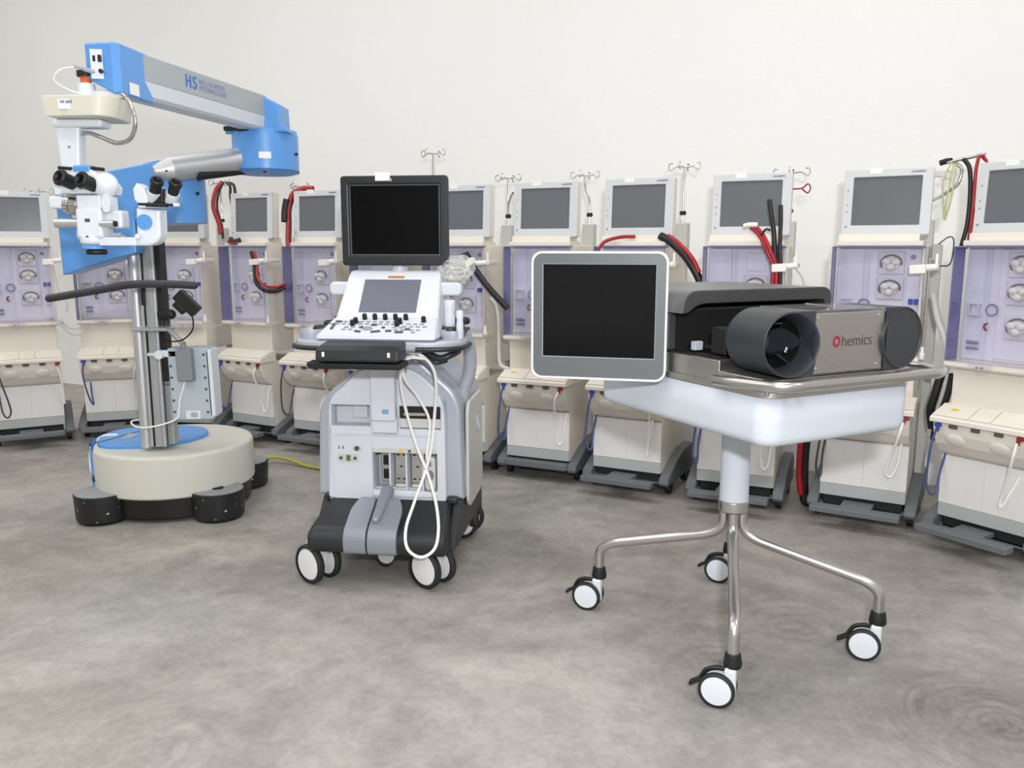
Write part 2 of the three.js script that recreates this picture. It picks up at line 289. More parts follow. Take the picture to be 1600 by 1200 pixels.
  for (const y of [0.96, 0.9]) mk(pp, 'sensor', once('sn' + y, () => box(0.016, 0.04, 0.016, 0.148, y, 0.0, 0.004)), M.pumpWhite);
  mk(pp, 'port', once('port', () => xf(cyl(0.011, 0.011, 0.012, 0, 0, 0, 16), g => { g.rotateX(Math.PI / 2); g.translate(0.135, 1.205, -0.004); })), M.lilacGrey);
  mk(pp, 'holder_ring', once('ring', () => xf(new THREE.TorusGeometry(0.022, 0.004, 6, 24), g => g.translate(-0.05, 0.998, 0.002))), M.lilacGrey);
  mk(pp, 'red_clip', once('rclip', () => xf(new THREE.TorusGeometry(0.013, 0.0045, 6, 14, Math.PI), g => { g.rotateZ(Math.PI / 2); g.translate(-0.062, 0.93, 0.002); })), M.red);
  mk(pp, 'bracket', once('brk', () => mergeGeometries([box(0.05, 0.006, 0.02, -0.122, 1.02, 0, 0.002), box(0.05, 0.006, 0.02, -0.122, 0.975, 0, 0.002), box(0.006, 0.05, 0.02, -0.14, 0.998, 0, 0.002), box(0.006, 0.05, 0.02, -0.104, 0.998, 0, 0.002)].map(clean))), M.pumpWhite);
  mk(pp, 'lower_recess', once('rec', () => mergeGeometries([box(0.05, 0.014, 0.012, -0.12, 0.862, -0.006, 0.005), box(0.05, 0.01, 0.012, -0.12, 0.838, -0.006, 0.004)].map(clean))), M.lilacGrey);
  pp.position.z = -0.034;
  // tinted hinged door
  const dr = mk(t, 'door', once('door', () => box(0.366, 0.462, 0.004, 0.006, 1.019, 0.046, 0.0015)), M.doorTint, 'purple tinted clear door');
  mk(dr, 'door_edge', once('de', () => mergeGeometries([box(0.006, 0.462, 0.082, -0.179, 1.019, 0.005, 0.002), box(0.366, 0.006, 0.05, 0.006, 1.248, 0.02, 0.002)].map(clean))), M.doorEdge, 'dark purple door edge');
  mk(dr, 'door_edge', once('de2', () => mergeGeometries([box(0.004, 0.462, 0.045, 0.19, 1.019, 0.022, 0.0015), box(0.366, 0.004, 0.045, 0.006, 0.79, 0.022, 0.0015)].map(clean))), M.doorTint);
  mk(dr, 'door_rib', once('drib', () => mergeGeometries([box(0.006, 0.45, 0.014, -0.046, 1.019, 0.037, 0.002), box(0.004, 0.45, 0.014, -0.03, 1.019, 0.037, 0.0015)].map(clean))), M.doorTint);
  mk(dr, 'latch_tab', once('tab', () => { const s = new THREE.Shape(); s.absarc(-0.035, 0.792, 0.05, Math.PI, 0, false); return xf(extrude(s, 0.004), g => { g.translate(0, 0, 0.046); g.applyMatrix4(new THREE.Matrix4().makeTranslation(0, 0, 0)); }); }), M.doorTint);
  mk(dr, 'latch_screw', once('scr', () => mergeGeometries([-0.046, -0.026].map(x => clean(xf(cyl(0.005, 0.005, 0.006, 0, 0, 0, 12), g => { g.rotateX(Math.PI / 2); g.translate(x, 0.772, 0.052); }))))), M.lilacGrey);
  // head: bar and monitor
  mk(t, 'monitor_bar', once('bar', () => mergeGeometries([box(0.345, 0.022, 0.16, 0, 1.263, -0.08, 0.004), box(0.33, 0.03, 0.12, -0.012, 1.288, -0.11, 0.004)].map(clean))), M.cream);
  const tiltM = (g) => { g.translate(0, -1.44, 0.07); g.rotateX(-3 * D); g.translate(0.01, 1.44, -0.07); return g; };
  const mo = mk(t, 'monitor', once('mon', () => { const s = roundRect(0.355, 0.282, 0.006, 0, 1.44); s.holes.push(roundRect(0.273, 0.207, 0.004, -0.002, 1.444, THREE.Path)); return tiltM(xf(extrude(s, 0.014, 0.003), g => g.translate(0, 0, -0.074))); }), M.monitorShell, 'light grey monitor bezel');
  mk(mo, 'monitor_back', once('monb', () => tiltM(box(0.352, 0.28, 0.05, 0, 1.44, -0.099, 0.006))), M.monitorSide);
  mk(mo, 'screen', once('mons', () => tiltM(box(0.275, 0.209, 0.004, -0.002, 1.444, -0.0705, 0))), M.greyScreen, 'unlit grey screen');
  mk(mo, 'logo', once('monl', () => tiltM(words('GAMBRO', 0.0095, 0.118, 1.5645, -0.0602, true))), M.logoBlue);
  mk(mo, 'label_sticker', once('monk', () => tiltM(box(0.05, 0.026, 0.0012, -0.05, 1.574, -0.0595, 0))), M.sticker);
  [1.335, 1.40, 1.43, 1.49].forEach((y, i) => mk(mo, 'indicator', once('moni' + i, () => tiltM(xf(cyl(i ? 0.0035 : 0.005, i ? 0.0035 : 0.005, 0.002, 0, 0, 0, 10), g => { g.rotateX(Math.PI / 2); g.translate(-0.159, y, -0.0598); }))), M.ledGrey));
  mk(mo, 'shelf_strip', once('mont', () => tiltM(box(0.30, 0.006, 0.02, 0.02, 1.295, -0.072, 0.002))), M.scopeGrey);
  // post, drip pole, hooks
  mk(t, 'post', once('post', () => mergeGeometries([box(0.066, 0.17, 0.06, 0.15, 1.285, -0.36, 0.006), box(0.05, 1.06, 0.035, 0.15, 0.72, -0.378, 0.005)].map(clean))), M.postGrey);
  if (o.sidePost) mk(t, 'side_post', box(0.042, 1.08, 0.05, 0.206, 0.72, -0.3, 0.006), M.postGrey);
  const hp = o.pole ?? 1.63, X0 = 0.15, px = X0 + (o.bend ? -0.03 : 0), pz = -0.36;
  const dp = mk(t, 'drip_pole', o.bend ? pipe([[X0, 1.36, pz], [X0, 1.5, pz], [px, 1.57, pz], [px, hp, pz]], 0.0065, 0.03, 10) : rod([X0, 1.36, pz], [px, hp, pz], 0.0065, 0.0065, 10), M.chrome);
  mk(dp, 'knob', once('knob', () => mergeGeometries([cyl(0.014, 0.014, 0.022, X0, 1.42, pz, 10), box(0.036, 0.012, 0.012, X0, 1.42, pz, 0.004), box(0.012, 0.012, 0.036, X0, 1.42, pz, 0.004)].map(clean))), M.rubber);
  const hookAt = (a) => { const c = Math.cos(a), s = Math.sin(a), P = (r, h) => [px + c * r, hp + h, pz + s * r]; return clean(tube([P(0, 0), P(0.05, 0.002), P(0.068, -0.012), P(0.082, -0.008), P(0.086, 0.01), P(0.078, 0.022), P(0.066, 0.02)], 0.0035, 18, 6)); };
  mk(dp, 'hooks', mergeGeometries([0.1, 1.6, 3.24, 4.7].map(hookAt)), M.chrome);
  // clamp beside the door, peg
  const cl = mk(t, 'clamp', once('clampm', () => mergeGeometries([rod([0.15, 1.158, 0.062], [0.235, 1.166, 0.062], 0.016, 0.014, 14), box(0.012, 0.07, 0.012, 0.232, 1.185, 0.05, 0.003), box(0.03, 0.02, 0.12, 0.226, 1.166, 0.0, 0.004)].map(clean))), M.clamp);
  const [jx, jy, jr] = o.jaw ?? [0.165, 1.156, 0.06];
  mk(cl, 'clamp_jaw', xf(box(0.062, 0.036, 0.036, 0, 0, 0, 0.004), g => { g.rotateZ(jr); g.translate(jx, jy, 0.08); }), M.clamp);
  mk(t, 'peg', once('peg', () => lathe([[0, 0.776], [0.011, 0.776], [0.011, 0.8], [0.006, 0.81], [0.006, 0.828], [0, 0.83]], 12).translate(0.203, 0, 0.03)), M.sticker);
  for (const [pts, r, m, lb] of o.extra ?? []) mk(t, 'hose', tube(pts, r, pts.length * 8, 8), m, lb);
  return t;
}
const noPump1 = { pumps: [0, 1, 1] };
dialysis('cream dialysis machine at the row end past the microscope, dark hose on its tray', [-3.0375, -5.163], -29, { hoseDark: 1, pole: 1.6, hoseA: [[-0.158, 0.51, 0.105], [-0.145, 0.44, 0.115], [-0.115, 0.3, 0.09], [-0.11, 0.235, 0.06], [-0.13, 0.2, 0.05], [-0.155, 0.24, 0.04], [-0.17, 0.39, 0.0]], hoseB: [[0.158, 0.512, 0.106], [0.175, 0.46, 0.1], [0.185, 0.36, 0.08], [0.188, 0.28, 0.05], [0.185, 0.26, 0.04], [0.18, 0.32, 0.02], [0.165, 0.385, 0.004]],
  extra: [[[[0.19, 1.13, 0.06], [0.21, 0.98, 0.05], [0.25, 0.9, 0.04], [0.24, 0.84, 0.03]], 0.004, M.hoseClear, 'pale tubing'], [[[0.2, 0.8, 0.03], [0.24, 0.745, 0.02], [0.3, 0.735, 0.01], [0.345, 0.78, 0.0], [0.35, 0.9, 0.0]], 0.006, M.hoseClear, 'pale tubing'], [[[0.2, 0.77, 0.03], [0.25, 0.705, 0.02], [0.31, 0.7, 0.01], [0.36, 0.76, 0.0]], 0.006, M.hoseClear, 'pale tubing']] });
dialysis('cream dialysis machine directly behind the blue housing of the surgical microscope, its monitor hidden', [-2.608, -5.385], -17.7, { pumps: [0, 1, 1], hoseA: [[-0.158, 0.51, 0.105], [-0.162, 0.43, 0.11], [-0.145, 0.3, 0.08], [-0.13, 0.245, 0.05], [-0.125, 0.24, 0.04], [-0.135, 0.3, 0.02], [-0.14, 0.38, 0.0]] });
dialysis('cream dialysis machine behind the aluminium column and control box of the surgical microscope', [-2.13, -5.3], 9, { pumps: [0, 1, 1], pole: 1.66,
  extra: [[[[0.185, 1.662, -0.31], [0.2, 1.6, -0.2], [0.2, 1.5, -0.16], [0.235, 1.4, -0.15], [0.25, 1.33, -0.14]], 0.014, M.hoseRed, 'dark red hose'], [[[0.195, 1.662, -0.32], [0.215, 1.6, -0.22], [0.215, 1.5, -0.18], [0.25, 1.38, -0.16], [0.26, 1.3, -0.15]], 0.008, M.hoseBlack, 'black hose'], [[[0.215, 1.662, -0.34], [0.3, 1.64, -0.25], [0.34, 1.58, -0.19], [0.35, 1.5, -0.2]], 0.01, M.hoseBlack, 'black hose'], [[[0.21, 1.662, -0.33], [0.28, 1.63, -0.24], [0.3, 1.57, -0.2], [0.31, 1.49, -0.2]], 0.009, M.hoseBlack, 'black hose']] });
dialysis('cream dialysis machine with a black and red hose looped through its white door clamp', [-1.672, -5.264], 28.7, { pumps: [0, 1, 1],
  extra: [[[[0.135, 1.22, 0.072], [0.15, 1.18, 0.074], [0.165, 1.12, 0.08], [0.19, 1.04, 0.1], [0.25, 0.99, 0.1], [0.33, 0.985, 0.08], [0.37, 1.01, 0.04]], 0.013, M.hoseBlack, 'black hose'], [[[0.155, 1.22, 0.075], [0.172, 1.18, 0.077], [0.19, 1.12, 0.086], [0.215, 1.06, 0.108], [0.27, 1.015, 0.106], [0.34, 1.01, 0.085], [0.375, 1.03, 0.04]], 0.009, M.hoseRed, 'red hose'],
    [[[-0.14, 1.296, -0.03], [-0.12, 1.285, -0.01], [-0.08, 1.28, 0], [-0.05, 1.29, -0.02]], 0.016, M.hoseBlack, 'black hose coil'], [[[-0.145, 1.28, -0.005], [-0.115, 1.272, 0.008], [-0.08, 1.268, 0.01], [-0.05, 1.275, 0]], 0.007, M.hoseRed, 'red hose coil']] });
dialysis('cream dialysis machine with a thick red hose hanging beside its monitor', [-1.209, -5.05], 26.5, { pumps: [0, 1, 1], hoseDark: 1, hoseB: [[0.158, 0.512, 0.106], [0.155, 0.46, 0.11], [0.15, 0.36, 0.06], [0.14, 0.26, 0.035], [0.135, 0.22, 0.03]],
  extra: [[[[-0.09, 1.6, -0.16], [-0.15, 1.6, -0.14], [-0.2, 1.57, -0.1], [-0.215, 1.5, -0.08], [-0.21, 1.4, -0.06], [-0.185, 1.3, -0.02], [-0.165, 1.25, 0.0]], 0.016, M.hoseRed, 'red hose'], [[[-0.225, 1.535, -0.07], [-0.235, 1.47, -0.06], [-0.228, 1.4, -0.045]], 0.021, M.hoseBlack, 'black sleeve on the hose'], [[[-0.12, 1.58, -0.14], [-0.18, 1.56, -0.11], [-0.195, 1.48, -0.07], [-0.185, 1.38, -0.05], [-0.15, 1.27, 0.0]], 0.006, M.hoseBlack, 'black tube']] });
dialysis('cream dialysis machine almost wholly hidden behind the ultrasound scanner, its tall hook stand showing above', [-0.759, -4.82], 26, { pole: 1.79, pumps: [0, 1, 1] });
dialysis('cream dialysis machine with a thick black tube slanting down through its white door clamp', [-0.314, -4.595], 26, { pole: 1.63, jaw: [0.14, 1.165, 0.5],
  extra: [[[[0.11, 1.215, 0.072], [0.14, 1.165, 0.072], [0.24, 1.05, 0.085], [0.34, 0.95, 0.08], [0.36, 0.93, 0.07]], 0.018, M.hoseBlack, 'black tube'], [[[0.235, 0.98, 0.03], [0.27, 0.94, 0.03], [0.285, 0.85, 0.03], [0.28, 0.7, 0.02], [0.29, 0.62, 0.02], [0.34, 0.6, 0.02]], 0.01, M.hoseClear, 'pale tubing'], [[[0.19, 1.55, -0.34], [0.178, 1.535, -0.345], [0.156, 1.49, -0.355], [0.15, 1.4, -0.36]], 0.0065, M.chrome, 'bent chrome rod']] });
dialysis('cream dialysis machine with its footplate folded in, behind the touchscreen of the scanner trolley', [0.138, -4.374], 24.7, { folded: 1, tag: 1, bend: 1, pumps: [0, 1, 1] });
dialysis('cream dialysis machine with a red hose arching under its monitor', [0.585, -4.135], 27.3, { pole: 1.65, pumps: [0, 1, 1], hoseB: [[0.158, 0.512, 0.106], [0.15, 0.46, 0.11], [0.135, 0.4, 0.06], [0.125, 0.3, 0.035], [0.12, 0.215, 0.03], [0.128, 0.3, 0.03], [0.14, 0.4, 0.02]],
  extra: [[[[-0.15, 1.24, 0.05], [-0.12, 1.275, 0.04], [-0.06, 1.295, 0.0], [0.0, 1.298, -0.05]], 0.009, M.hoseRed, 'red hose'], [[[0.14, 1.3, -0.02], [0.2, 1.27, 0.0], [0.28, 1.2, 0.02], [0.34, 1.11, 0.02], [0.36, 1.05, 0.02]], 0.02, M.hoseBlack, 'black hose'], [[[0.18, 1.3, -0.01], [0.24, 1.265, 0.015], [0.31, 1.2, 0.035], [0.35, 1.13, 0.035]], 0.011, M.hoseRed, 'red hose']] });
dialysis('cream dialysis machine with two black tubes standing up in front of its grey screen', [1.07, -3.875], 24.2, { pole: 1.6, pumps: [0, 1, 1],
  extra: [[[[0.105, 1.455, 0.045], [0.12, 1.38, 0.06], [0.135, 1.3, 0.07], [0.148, 1.15, 0.074], [0.15, 1.02, 0.08], [0.15, 0.95, 0.08]], 0.011, M.hoseBlack, 'black tube'], [[[0.155, 1.43, 0.045], [0.16, 1.36, 0.06], [0.162, 1.26, 0.07], [0.17, 1.15, 0.074], [0.175, 1.0, 0.08]], 0.009, M.hoseBlack, 'black tube'], [[[0.03, 1.335, 0.05], [0.07, 1.3, 0.06], [0.105, 1.24, 0.08], [0.138, 1.16, 0.08], [0.138, 1.05, 0.08], [0.14, 0.95, 0.08]], 0.009, M.hoseRed, 'red hose'], [[[0.055, 1.335, 0.055], [0.09, 1.295, 0.065], [0.12, 1.24, 0.085], [0.152, 1.16, 0.082], [0.157, 1.04, 0.084]], 0.009, M.hoseRed, 'red hose'], [[[0.0, 1.34, 0.05], [0.025, 1.345, 0.055], [0.06, 1.345, 0.055]], 0.012, M.clamp, 'white hose coupling'], [[[0.08, 1.3, 0.07], [0.1, 1.325, 0.075], [0.12, 1.32, 0.075]], 0.005, M.hoseBlack, 'black clip'], [[[0.235, 1.15, 0.05], [0.265, 1.1, 0.03], [0.28, 1.0, 0.02], [0.275, 0.9, 0.02]], 0.004, M.hoseClear, 'pale tubing'],
    [[[0.32, 0.56, -0.05], [0.315, 0.45, -0.06], [0.305, 0.25, -0.08], [0.315, 0.06, -0.1], [0.335, 0.035, -0.14]], 0.022, M.hoseBlack, 'thick black hose hanging to the floor'], [[[0.298, 0.56, -0.02], [0.29, 0.4, -0.03], [0.288, 0.2, -0.05], [0.3, 0.09, -0.07]], 0.014, M.hoseRed, 'red hose'], [[[0.184, 1.508, -0.1], [0.225, 1.512, -0.115], [0.25, 1.53, -0.11], [0.262, 1.51, -0.11], [0.25, 1.49, -0.11], [0.226, 1.508, -0.115]], 0.0035, M.hoseRed, 'small red clip ring']] });
dialysis('cream dialysis machine with pale green wires and a black cable hanging from its pole', [1.582, -3.636], 30.6, { pole: 1.56, sidePost: 1, hoseDark: 1, hoseB: [[0.158, 0.512, 0.106], [0.145, 0.45, 0.11], [0.12, 0.36, 0.06], [0.1, 0.29, 0.04], [0.1, 0.255, 0.035], [0.12, 0.25, 0.03], [0.14, 0.3, 0.025], [0.15, 0.4, 0.01]],
  extra: [[[[0.15, 1.45, -0.36], [0.205, 1.46, -0.18], [0.24, 1.48, -0.13], [0.275, 1.51, -0.12], [0.285, 1.57, -0.12], [0.25, 1.6, -0.13], [0.215, 1.6, -0.14]], 0.008, M.chrome, 'bent steel arm'], [[[0.23, 1.6, -0.13], [0.3, 1.612, -0.1], [0.35, 1.62, -0.08], [0.37, 1.63, -0.08]], 0.007, M.chrome, 'steel hook rail'], [[[0.2, 1.6, -0.14], [0.225, 1.607, -0.135], [0.245, 1.607, -0.13]], 0.012, M.rubber, 'black cap'], [[[0.29, 1.61, -0.1], [0.315, 1.57, -0.09], [0.325, 1.48, -0.09], [0.325, 1.35, -0.09], [0.31, 1.25, -0.09]], 0.009, M.hoseBlack, 'black cable'], [[[0.37, 1.6, -0.08], [0.35, 1.62, -0.08], [0.34, 1.56, -0.08], [0.34, 1.4, -0.08], [0.335, 1.25, -0.08]], 0.007, M.hoseRed, 'red tube'], [[[0.36, 1.62, -0.075], [0.378, 1.58, -0.07], [0.37, 1.5, -0.07], [0.35, 1.38, -0.075], [0.33, 1.24, -0.08]], 0.006, M.hoseRed, 'red tube'],
    [[[0.255, 1.6, -0.12], [0.25, 1.55, -0.11], [0.24, 1.45, -0.11], [0.235, 1.37, -0.12]], 0.004, M.wireGreen, 'pale green wire'], [[[0.265, 1.6, -0.12], [0.262, 1.55, -0.11], [0.255, 1.45, -0.11], [0.238, 1.36, -0.12]], 0.004, M.wireGreen, 'pale green wire'], [[[0.245, 1.6, -0.12], [0.22, 1.53, -0.11], [0.225, 1.45, -0.11], [0.235, 1.36, -0.12]], 0.004, M.wireGreen, 'pale green wire'],
    [[[0.245, 1.17, 0.05], [0.28, 1.18, 0.02], [0.285, 1.27, 0.0], [0.26, 1.29, -0.12], [0.212, 1.262, -0.285]], 0.003, M.hoseDark, 'thin grey wire'], [[[0.28, 0.72, -0.02], [0.262, 0.62, -0.02], [0.25, 0.55, -0.03], [0.26, 0.47, -0.05]], 0.018, M.hoseBlack, 'thick black cable'], [[[0.225, 1.05, -0.02], [0.25, 0.95, 0.0], [0.29, 0.85, 0.02], [0.3, 0.75, 0.02], [0.27, 0.71, 0.02], [0.23, 0.715, 0.02]], 0.014, M.hoseClear, 'pale hose']] });
dialysis('cream dialysis machine at the row end beyond the scanner trolley, yellow sticker on its tray', [1.921, -3.274], 56.6, { tag: 1, hoseB: [[0.158, 0.512, 0.106], [0.15, 0.45, 0.11], [0.12, 0.36, 0.07], [0.09, 0.27, 0.04], [0.085, 0.225, 0.035], [0.1, 0.25, 0.03], [0.14, 0.36, 0.015]],
  extra: [[[[-0.19, 0.72, -0.04], [-0.21, 0.62, -0.05], [-0.25, 0.5, -0.06], [-0.27, 0.42, -0.08]], 0.014, M.hoseBlack, 'black cable']] });

// ------------------------------------------------------------------ ultrasound scanner (x right, z front, origin between the front castors)
{
  const t = thing('ultrasound_scanner', 'white and silver ultrasound scanner cart with black monitor, touch panel and black wheeled base', 'ultrasound scanner', [-0.50, 0, -2.974], 7);
  const cx = 0.012;
  // twin-wheel castors
  const castor = (x, z, a) => {
    const c = Math.cos(a * D), s = Math.sin(a * D), put = (g) => { g.rotateY(a * D); g.translate(x, 0, z); return g; };
    const k = mk(t, 'castor', put(mergeGeometries([profile(new THREE.Shape([[-0.045, 0.155], [0.03, 0.155], [0.04, 0.13], [0.022, 0.06], [0, 0.045], [-0.022, 0.06], [-0.05, 0.13]].map(p => new THREE.Vector2(...p))), 0.042, 0, 0.006), cyl(0.02, 0.02, 0.06, 0, 0.16, 0, 16)].map(clean))), M.wheelWhite, 'white castor fork');
    for (const q of [-1, 1]) {
      const side = (g) => { g.rotateZ(Math.PI / 2); g.translate(q * 0.04, 0.075, 0); return put(g); };
      const w = mk(k, 'tyre', side(lathe([[0.062, -0.014], [0.07, -0.014], [0.075, -0.009], [0.075, 0.009], [0.07, 0.014], [0.062, 0.014]], 40)), M.tyre);
      mk(k, 'hub', side(lathe([[0, -0.0125], [0.055, -0.0125], [0.063, -0.008], [0.063, 0.008], [0.055, 0.0125], [0, 0.0125]], 40)), M.wheelWhite, 'white wheel disc');
    }
  };
  castor(-0.235, 0.0, 58); castor(0.205, -0.005, 58); castor(-0.2, -0.56, 80); castor(0.225, -0.56, 80);
  // black base hood with side skirts
  const hood = (() => {
    const g = profile(soft([[0.03, 0.132], [0.065, 0.138], [0.08, 0.16], [0.078, 0.195], [0.055, 0.22], [0.0, 0.242], [-0.1, 0.275], [-0.16, 0.29], [-0.4, 0.292], [-0.62, 0.29], [-0.66, 0.2], [-0.62, 0.135], [-0.3, 0.132]]), 0.528, cx - 0.003, 0.016);
    const p = g.attributes.position;
    for (let i = 0; i < p.count; i++) { const z = p.getZ(i), x = p.getX(i) - cx; let k = 1; if (z > 0.0) k -= 0.35 * (z / 0.08) ** 2 * Math.max(0, Math.abs(x) - 0.2) ; if (p.getY(i) > 0.2) k -= 0.12 * (p.getY(i) - 0.2) / 0.09 * (z > -0.17 ? 1 : 0.4); p.setX(i, cx + x * k); }
    g.computeVertexNormals(); return g;
  })();
  const base = mk(t, 'base', hood, M.usBlack, 'black plastic wheeled base');
  for (const s of [-1, 1]) mk(base, 'side_skirt', profile([[-0.66, 0.06], [-0.52, 0.04], [-0.42, 0.125], [-0.1, 0.13], [-0.02, 0.145], [-0.16, 0.286], [-0.4, 0.27], [-0.58, 0.3], [-0.62, 0.4], [-0.67, 0.4]], 0.03, cx + s * 0.26, 0.006), M.usBlack);
  for (const s of [-1, 1]) mk(base, 'corner_cap', box(0.045, 0.03, 0.05, cx + s * 0.243, 0.284, -0.16, 0.012, 2), M.usBlack);
  // brake pedals and lever
  for (const [x0, x1, nm] of [[-0.106, -0.022, 0], [-0.016, 0.092, 1]]) {
    const g = profile(soft([[0.066, 0.14], [0.09, 0.146], [0.097, 0.175], [0.094, 0.208], [0.075, 0.234], [0.03, 0.26], [-0.03, 0.292], [-0.065, 0.312], [-0.07, 0.3], [-0.03, 0.275], [0.03, 0.242], [0.066, 0.215], [0.072, 0.18]]), x1 - x0, (x0 + x1) / 2, 0.004);
    const p = g.attributes.position; for (let i = 0; i < p.count; i++) { const k = Math.max(0, (-p.getZ(i)) / 0.07); if (nm ? p.getX(i) > 0.05 : p.getX(i) < -0.06) p.setX(i, p.getX(i) + (nm ? -1 : 1) * 0.03 * k * k); } g.computeVertexNormals();
    mk(t, 'pedal', g, M.usPedal, 'silver brake pedal plate');
  }
  mk(t, 'lever', mergeGeometries([rod([0.012, 0.325, -0.1], [0.005, 0.262, 0.045], 0.026, 0.015, 20), new THREE.SphereGeometry(0.026, 18, 12).translate(0.012, 0.325, -0.1), new THREE.SphereGeometry(0.015, 14, 10).translate(0.005, 0.262, 0.045)].map(clean)), M.usPedal, 'grey locking lever');
  mk(t, 'tow_bracket', mergeGeometries([xf(cyl(0.03, 0.03, 0.012, 0, 0, 0, 20), g => { g.rotateX(Math.PI / 2); g.translate(0.04, 0.122, 0.035); }), box(0.07, 0.03, 0.03, 0.05, 0.14, 0.02, 0.004)].map(clean)), M.aluMatte);
  // silver body shell and side panels
  const sh = new THREE.Shape(); sh.moveTo(-0.285, 0.285); sh.lineTo(-0.272, 0.6); sh.bezierCurveTo(-0.268, 0.69, -0.19, 0.72, -0.13, 0.775); sh.bezierCurveTo(-0.08, 0.82, -0.06, 0.84, -0.02, 0.84); sh.lineTo(0.07, 0.84); sh.bezierCurveTo(0.13, 0.84, 0.17, 0.79, 0.215, 0.75); sh.bezierCurveTo(0.28, 0.7, 0.284, 0.66, 0.286, 0.6); sh.lineTo(0.296, 0.285); sh.closePath();
  const rimS = sh.clone(); rimS.holes.push(roundRect(0.436, 0.36, 0.01, 0.005, 0.485, THREE.Path));
  const body = mk(t, 'body_shell', [xf(extrude(sh, 0.39, 0.02, 3, 12), g => g.translate(0, 0, -0.63)), xf(extrude(rimS, 0.1, 0.015, 3, 12), g => g.translate(0, 0, -0.262))], M.usSilver, 'silver body shell');
  for (const s of [-1, 1]) {
    const sp = roundRect(0.34, 0.43, 0.06, -0.4, 0.44);
    const g = xf(extrude(sp, 0.014, 0.005), q => { q.rotateY(-Math.PI / 2); q.translate(s > 0 ? 0.306 : -0.281, 0, 0); });
    const p = mk(t, 'side_panel', g, M.usSide, 'pale grey side panel');
    mk(p, 'emblem', xf(new THREE.TorusGeometry(0.032, 0.004, 8, 28), q => { q.scale(0.6, 1, 1); q.rotateY(Math.PI / 2); q.translate(s > 0 ? 0.308 : -0.296, 0.53, -0.44); }), M.usSilver);
  }
  // white front panel with openings
  const fs = new THREE.Shape(); fs.moveTo(-0.235, 0.275); fs.quadraticCurveTo(0.0, 0.235, 0.232, 0.262); fs.lineTo(0.23, 0.6); fs.bezierCurveTo(0.23, 0.68, 0.2, 0.72, 0.155, 0.76); fs.bezierCurveTo(0.12, 0.79, 0.09, 0.8, 0.05, 0.8); fs.lineTo(-0.03, 0.8); fs.bezierCurveTo(-0.1, 0.8, -0.13, 0.75, -0.18, 0.71); fs.bezierCurveTo(-0.215, 0.68, -0.222, 0.66, -0.224, 0.62); fs.closePath();
  fs.holes.push(roundRect(0.152, 0.082, 0.004, -0.137, 0.61, THREE.Path), roundRect(0.158, 0.088, 0.004, 0.134, 0.607, THREE.Path), roundRect(0.25, 0.15, 0.004, 0.072, 0.394, THREE.Path));
  const fp = mk(t, 'front_panel', xf(extrude(fs, 0.05, 0.006, 2, 16), g => g.translate(0, 0, -0.185)), M.usWhite, 'white front panel');
  mk(fp, 'raised_field', [box(0.156, 0.25, 0.006, -0.132, 0.398, -0.133, 0.003), box(0.4, 0.006, 0.008, -0.005, 0.538, -0.133, 0.003), box(0.25, 0.012, 0.01, 0.072, 0.302, -0.132, 0.003)], M.usWhite);
  mk(t, 'storage_niche', [box(0.152, 0.004, 0.07, -0.137, 0.5695, -0.17, 0), box(0.152, 0.082, 0.004, -0.137, 0.61, -0.204, 0), box(0.06, 0.05, 0.02, -0.115, 0.617, -0.2, 0.003)], M.bayFloor);
  const pr = mk(t, 'printer', [box(0.16, 0.045, 0.05, 0.134, 0.627, -0.17, 0.003)], M.bayDark, 'black printer in the upper niche');
  mk(pr, 'printer_tray', box(0.16, 0.036, 0.045, 0.134, 0.584, -0.17, 0.002), M.usSide);
  mk(pr, 'paper_slot', box(0.085, 0.012, 0.006, 0.112, 0.62, -0.144, 0.002), M.baySilver);
  // connector bays
  const bay = mk(t, 'connector_bay', [box(0.25, 0.15, 0.004, 0.072, 0.394, -0.225, 0), box(0.25, 0.004, 0.06, 0.072, 0.32, -0.2, 0)], M.bayFloor);
  for (const x of [0.012, 0.077, 0.142]) mk(bay, 'divider', box(0.007, 0.15, 0.07, x, 0.394, -0.175, 0.001), M.usWhite);
  mk(bay, 'header_strip', box(0.25, 0.018, 0.006, 0.072, 0.478, -0.134, 0.002), M.usSide);
  mk(bay, 'indicator', box(0.012, 0.014, 0.003, 0.06, 0.478, -0.1305, 0.001), M.yellow); mk(bay, 'indicator', box(0.01, 0.01, 0.003, 0.093, 0.478, -0.1305, 0.001), M.keyDark);
  mk(bay, 'socket_frame', box(0.042, 0.12, 0.02, -0.017, 0.396, -0.205, 0.003), M.baySilver);
  for (const y of [0.425, 0.37]) mk(bay, 'socket', box(0.03, 0.038, 0.012, -0.012, y, -0.194, 0.002), M.bayDark);
  for (const x of [0.045, 0.11]) {
    const pl = mk(bay, 'port_plate', box(0.05, 0.13, 0.02, x, 0.4, -0.2, 0.003), M.baySilver);
    for (const [dx, y] of [[-0.012, 0.448], [0.012, 0.448], [-0.012, 0.352], [0.012, 0.352], [0, 0.402]]) mk(pl, 'slot', box(0.012, 0.005, 0.004, x + dx, y, -0.189, 0.001), M.bayDark);
    mk(pl, 'guide', xf(cyl(0.022, 0.022, 0.01, 0, 0, 0, 24), g => { g.scale(1, 1, 0.45); g.translate(x, 0.33, -0.18); }), M.creamPlate);
  }
  const pc = mk(bay, 'probe_plug', xf(extrude(roundRect(0.042, 0.135, 0.018, 0.171, 0.39), 0.06, 0.008), g => g.translate(0, 0, -0.19)), M.usSide, 'pale probe plug');
  mk(pc, 'plug_button', box(0.024, 0.018, 0.004, 0.166, 0.43, -0.13, 0.001), M.lilacGrey);
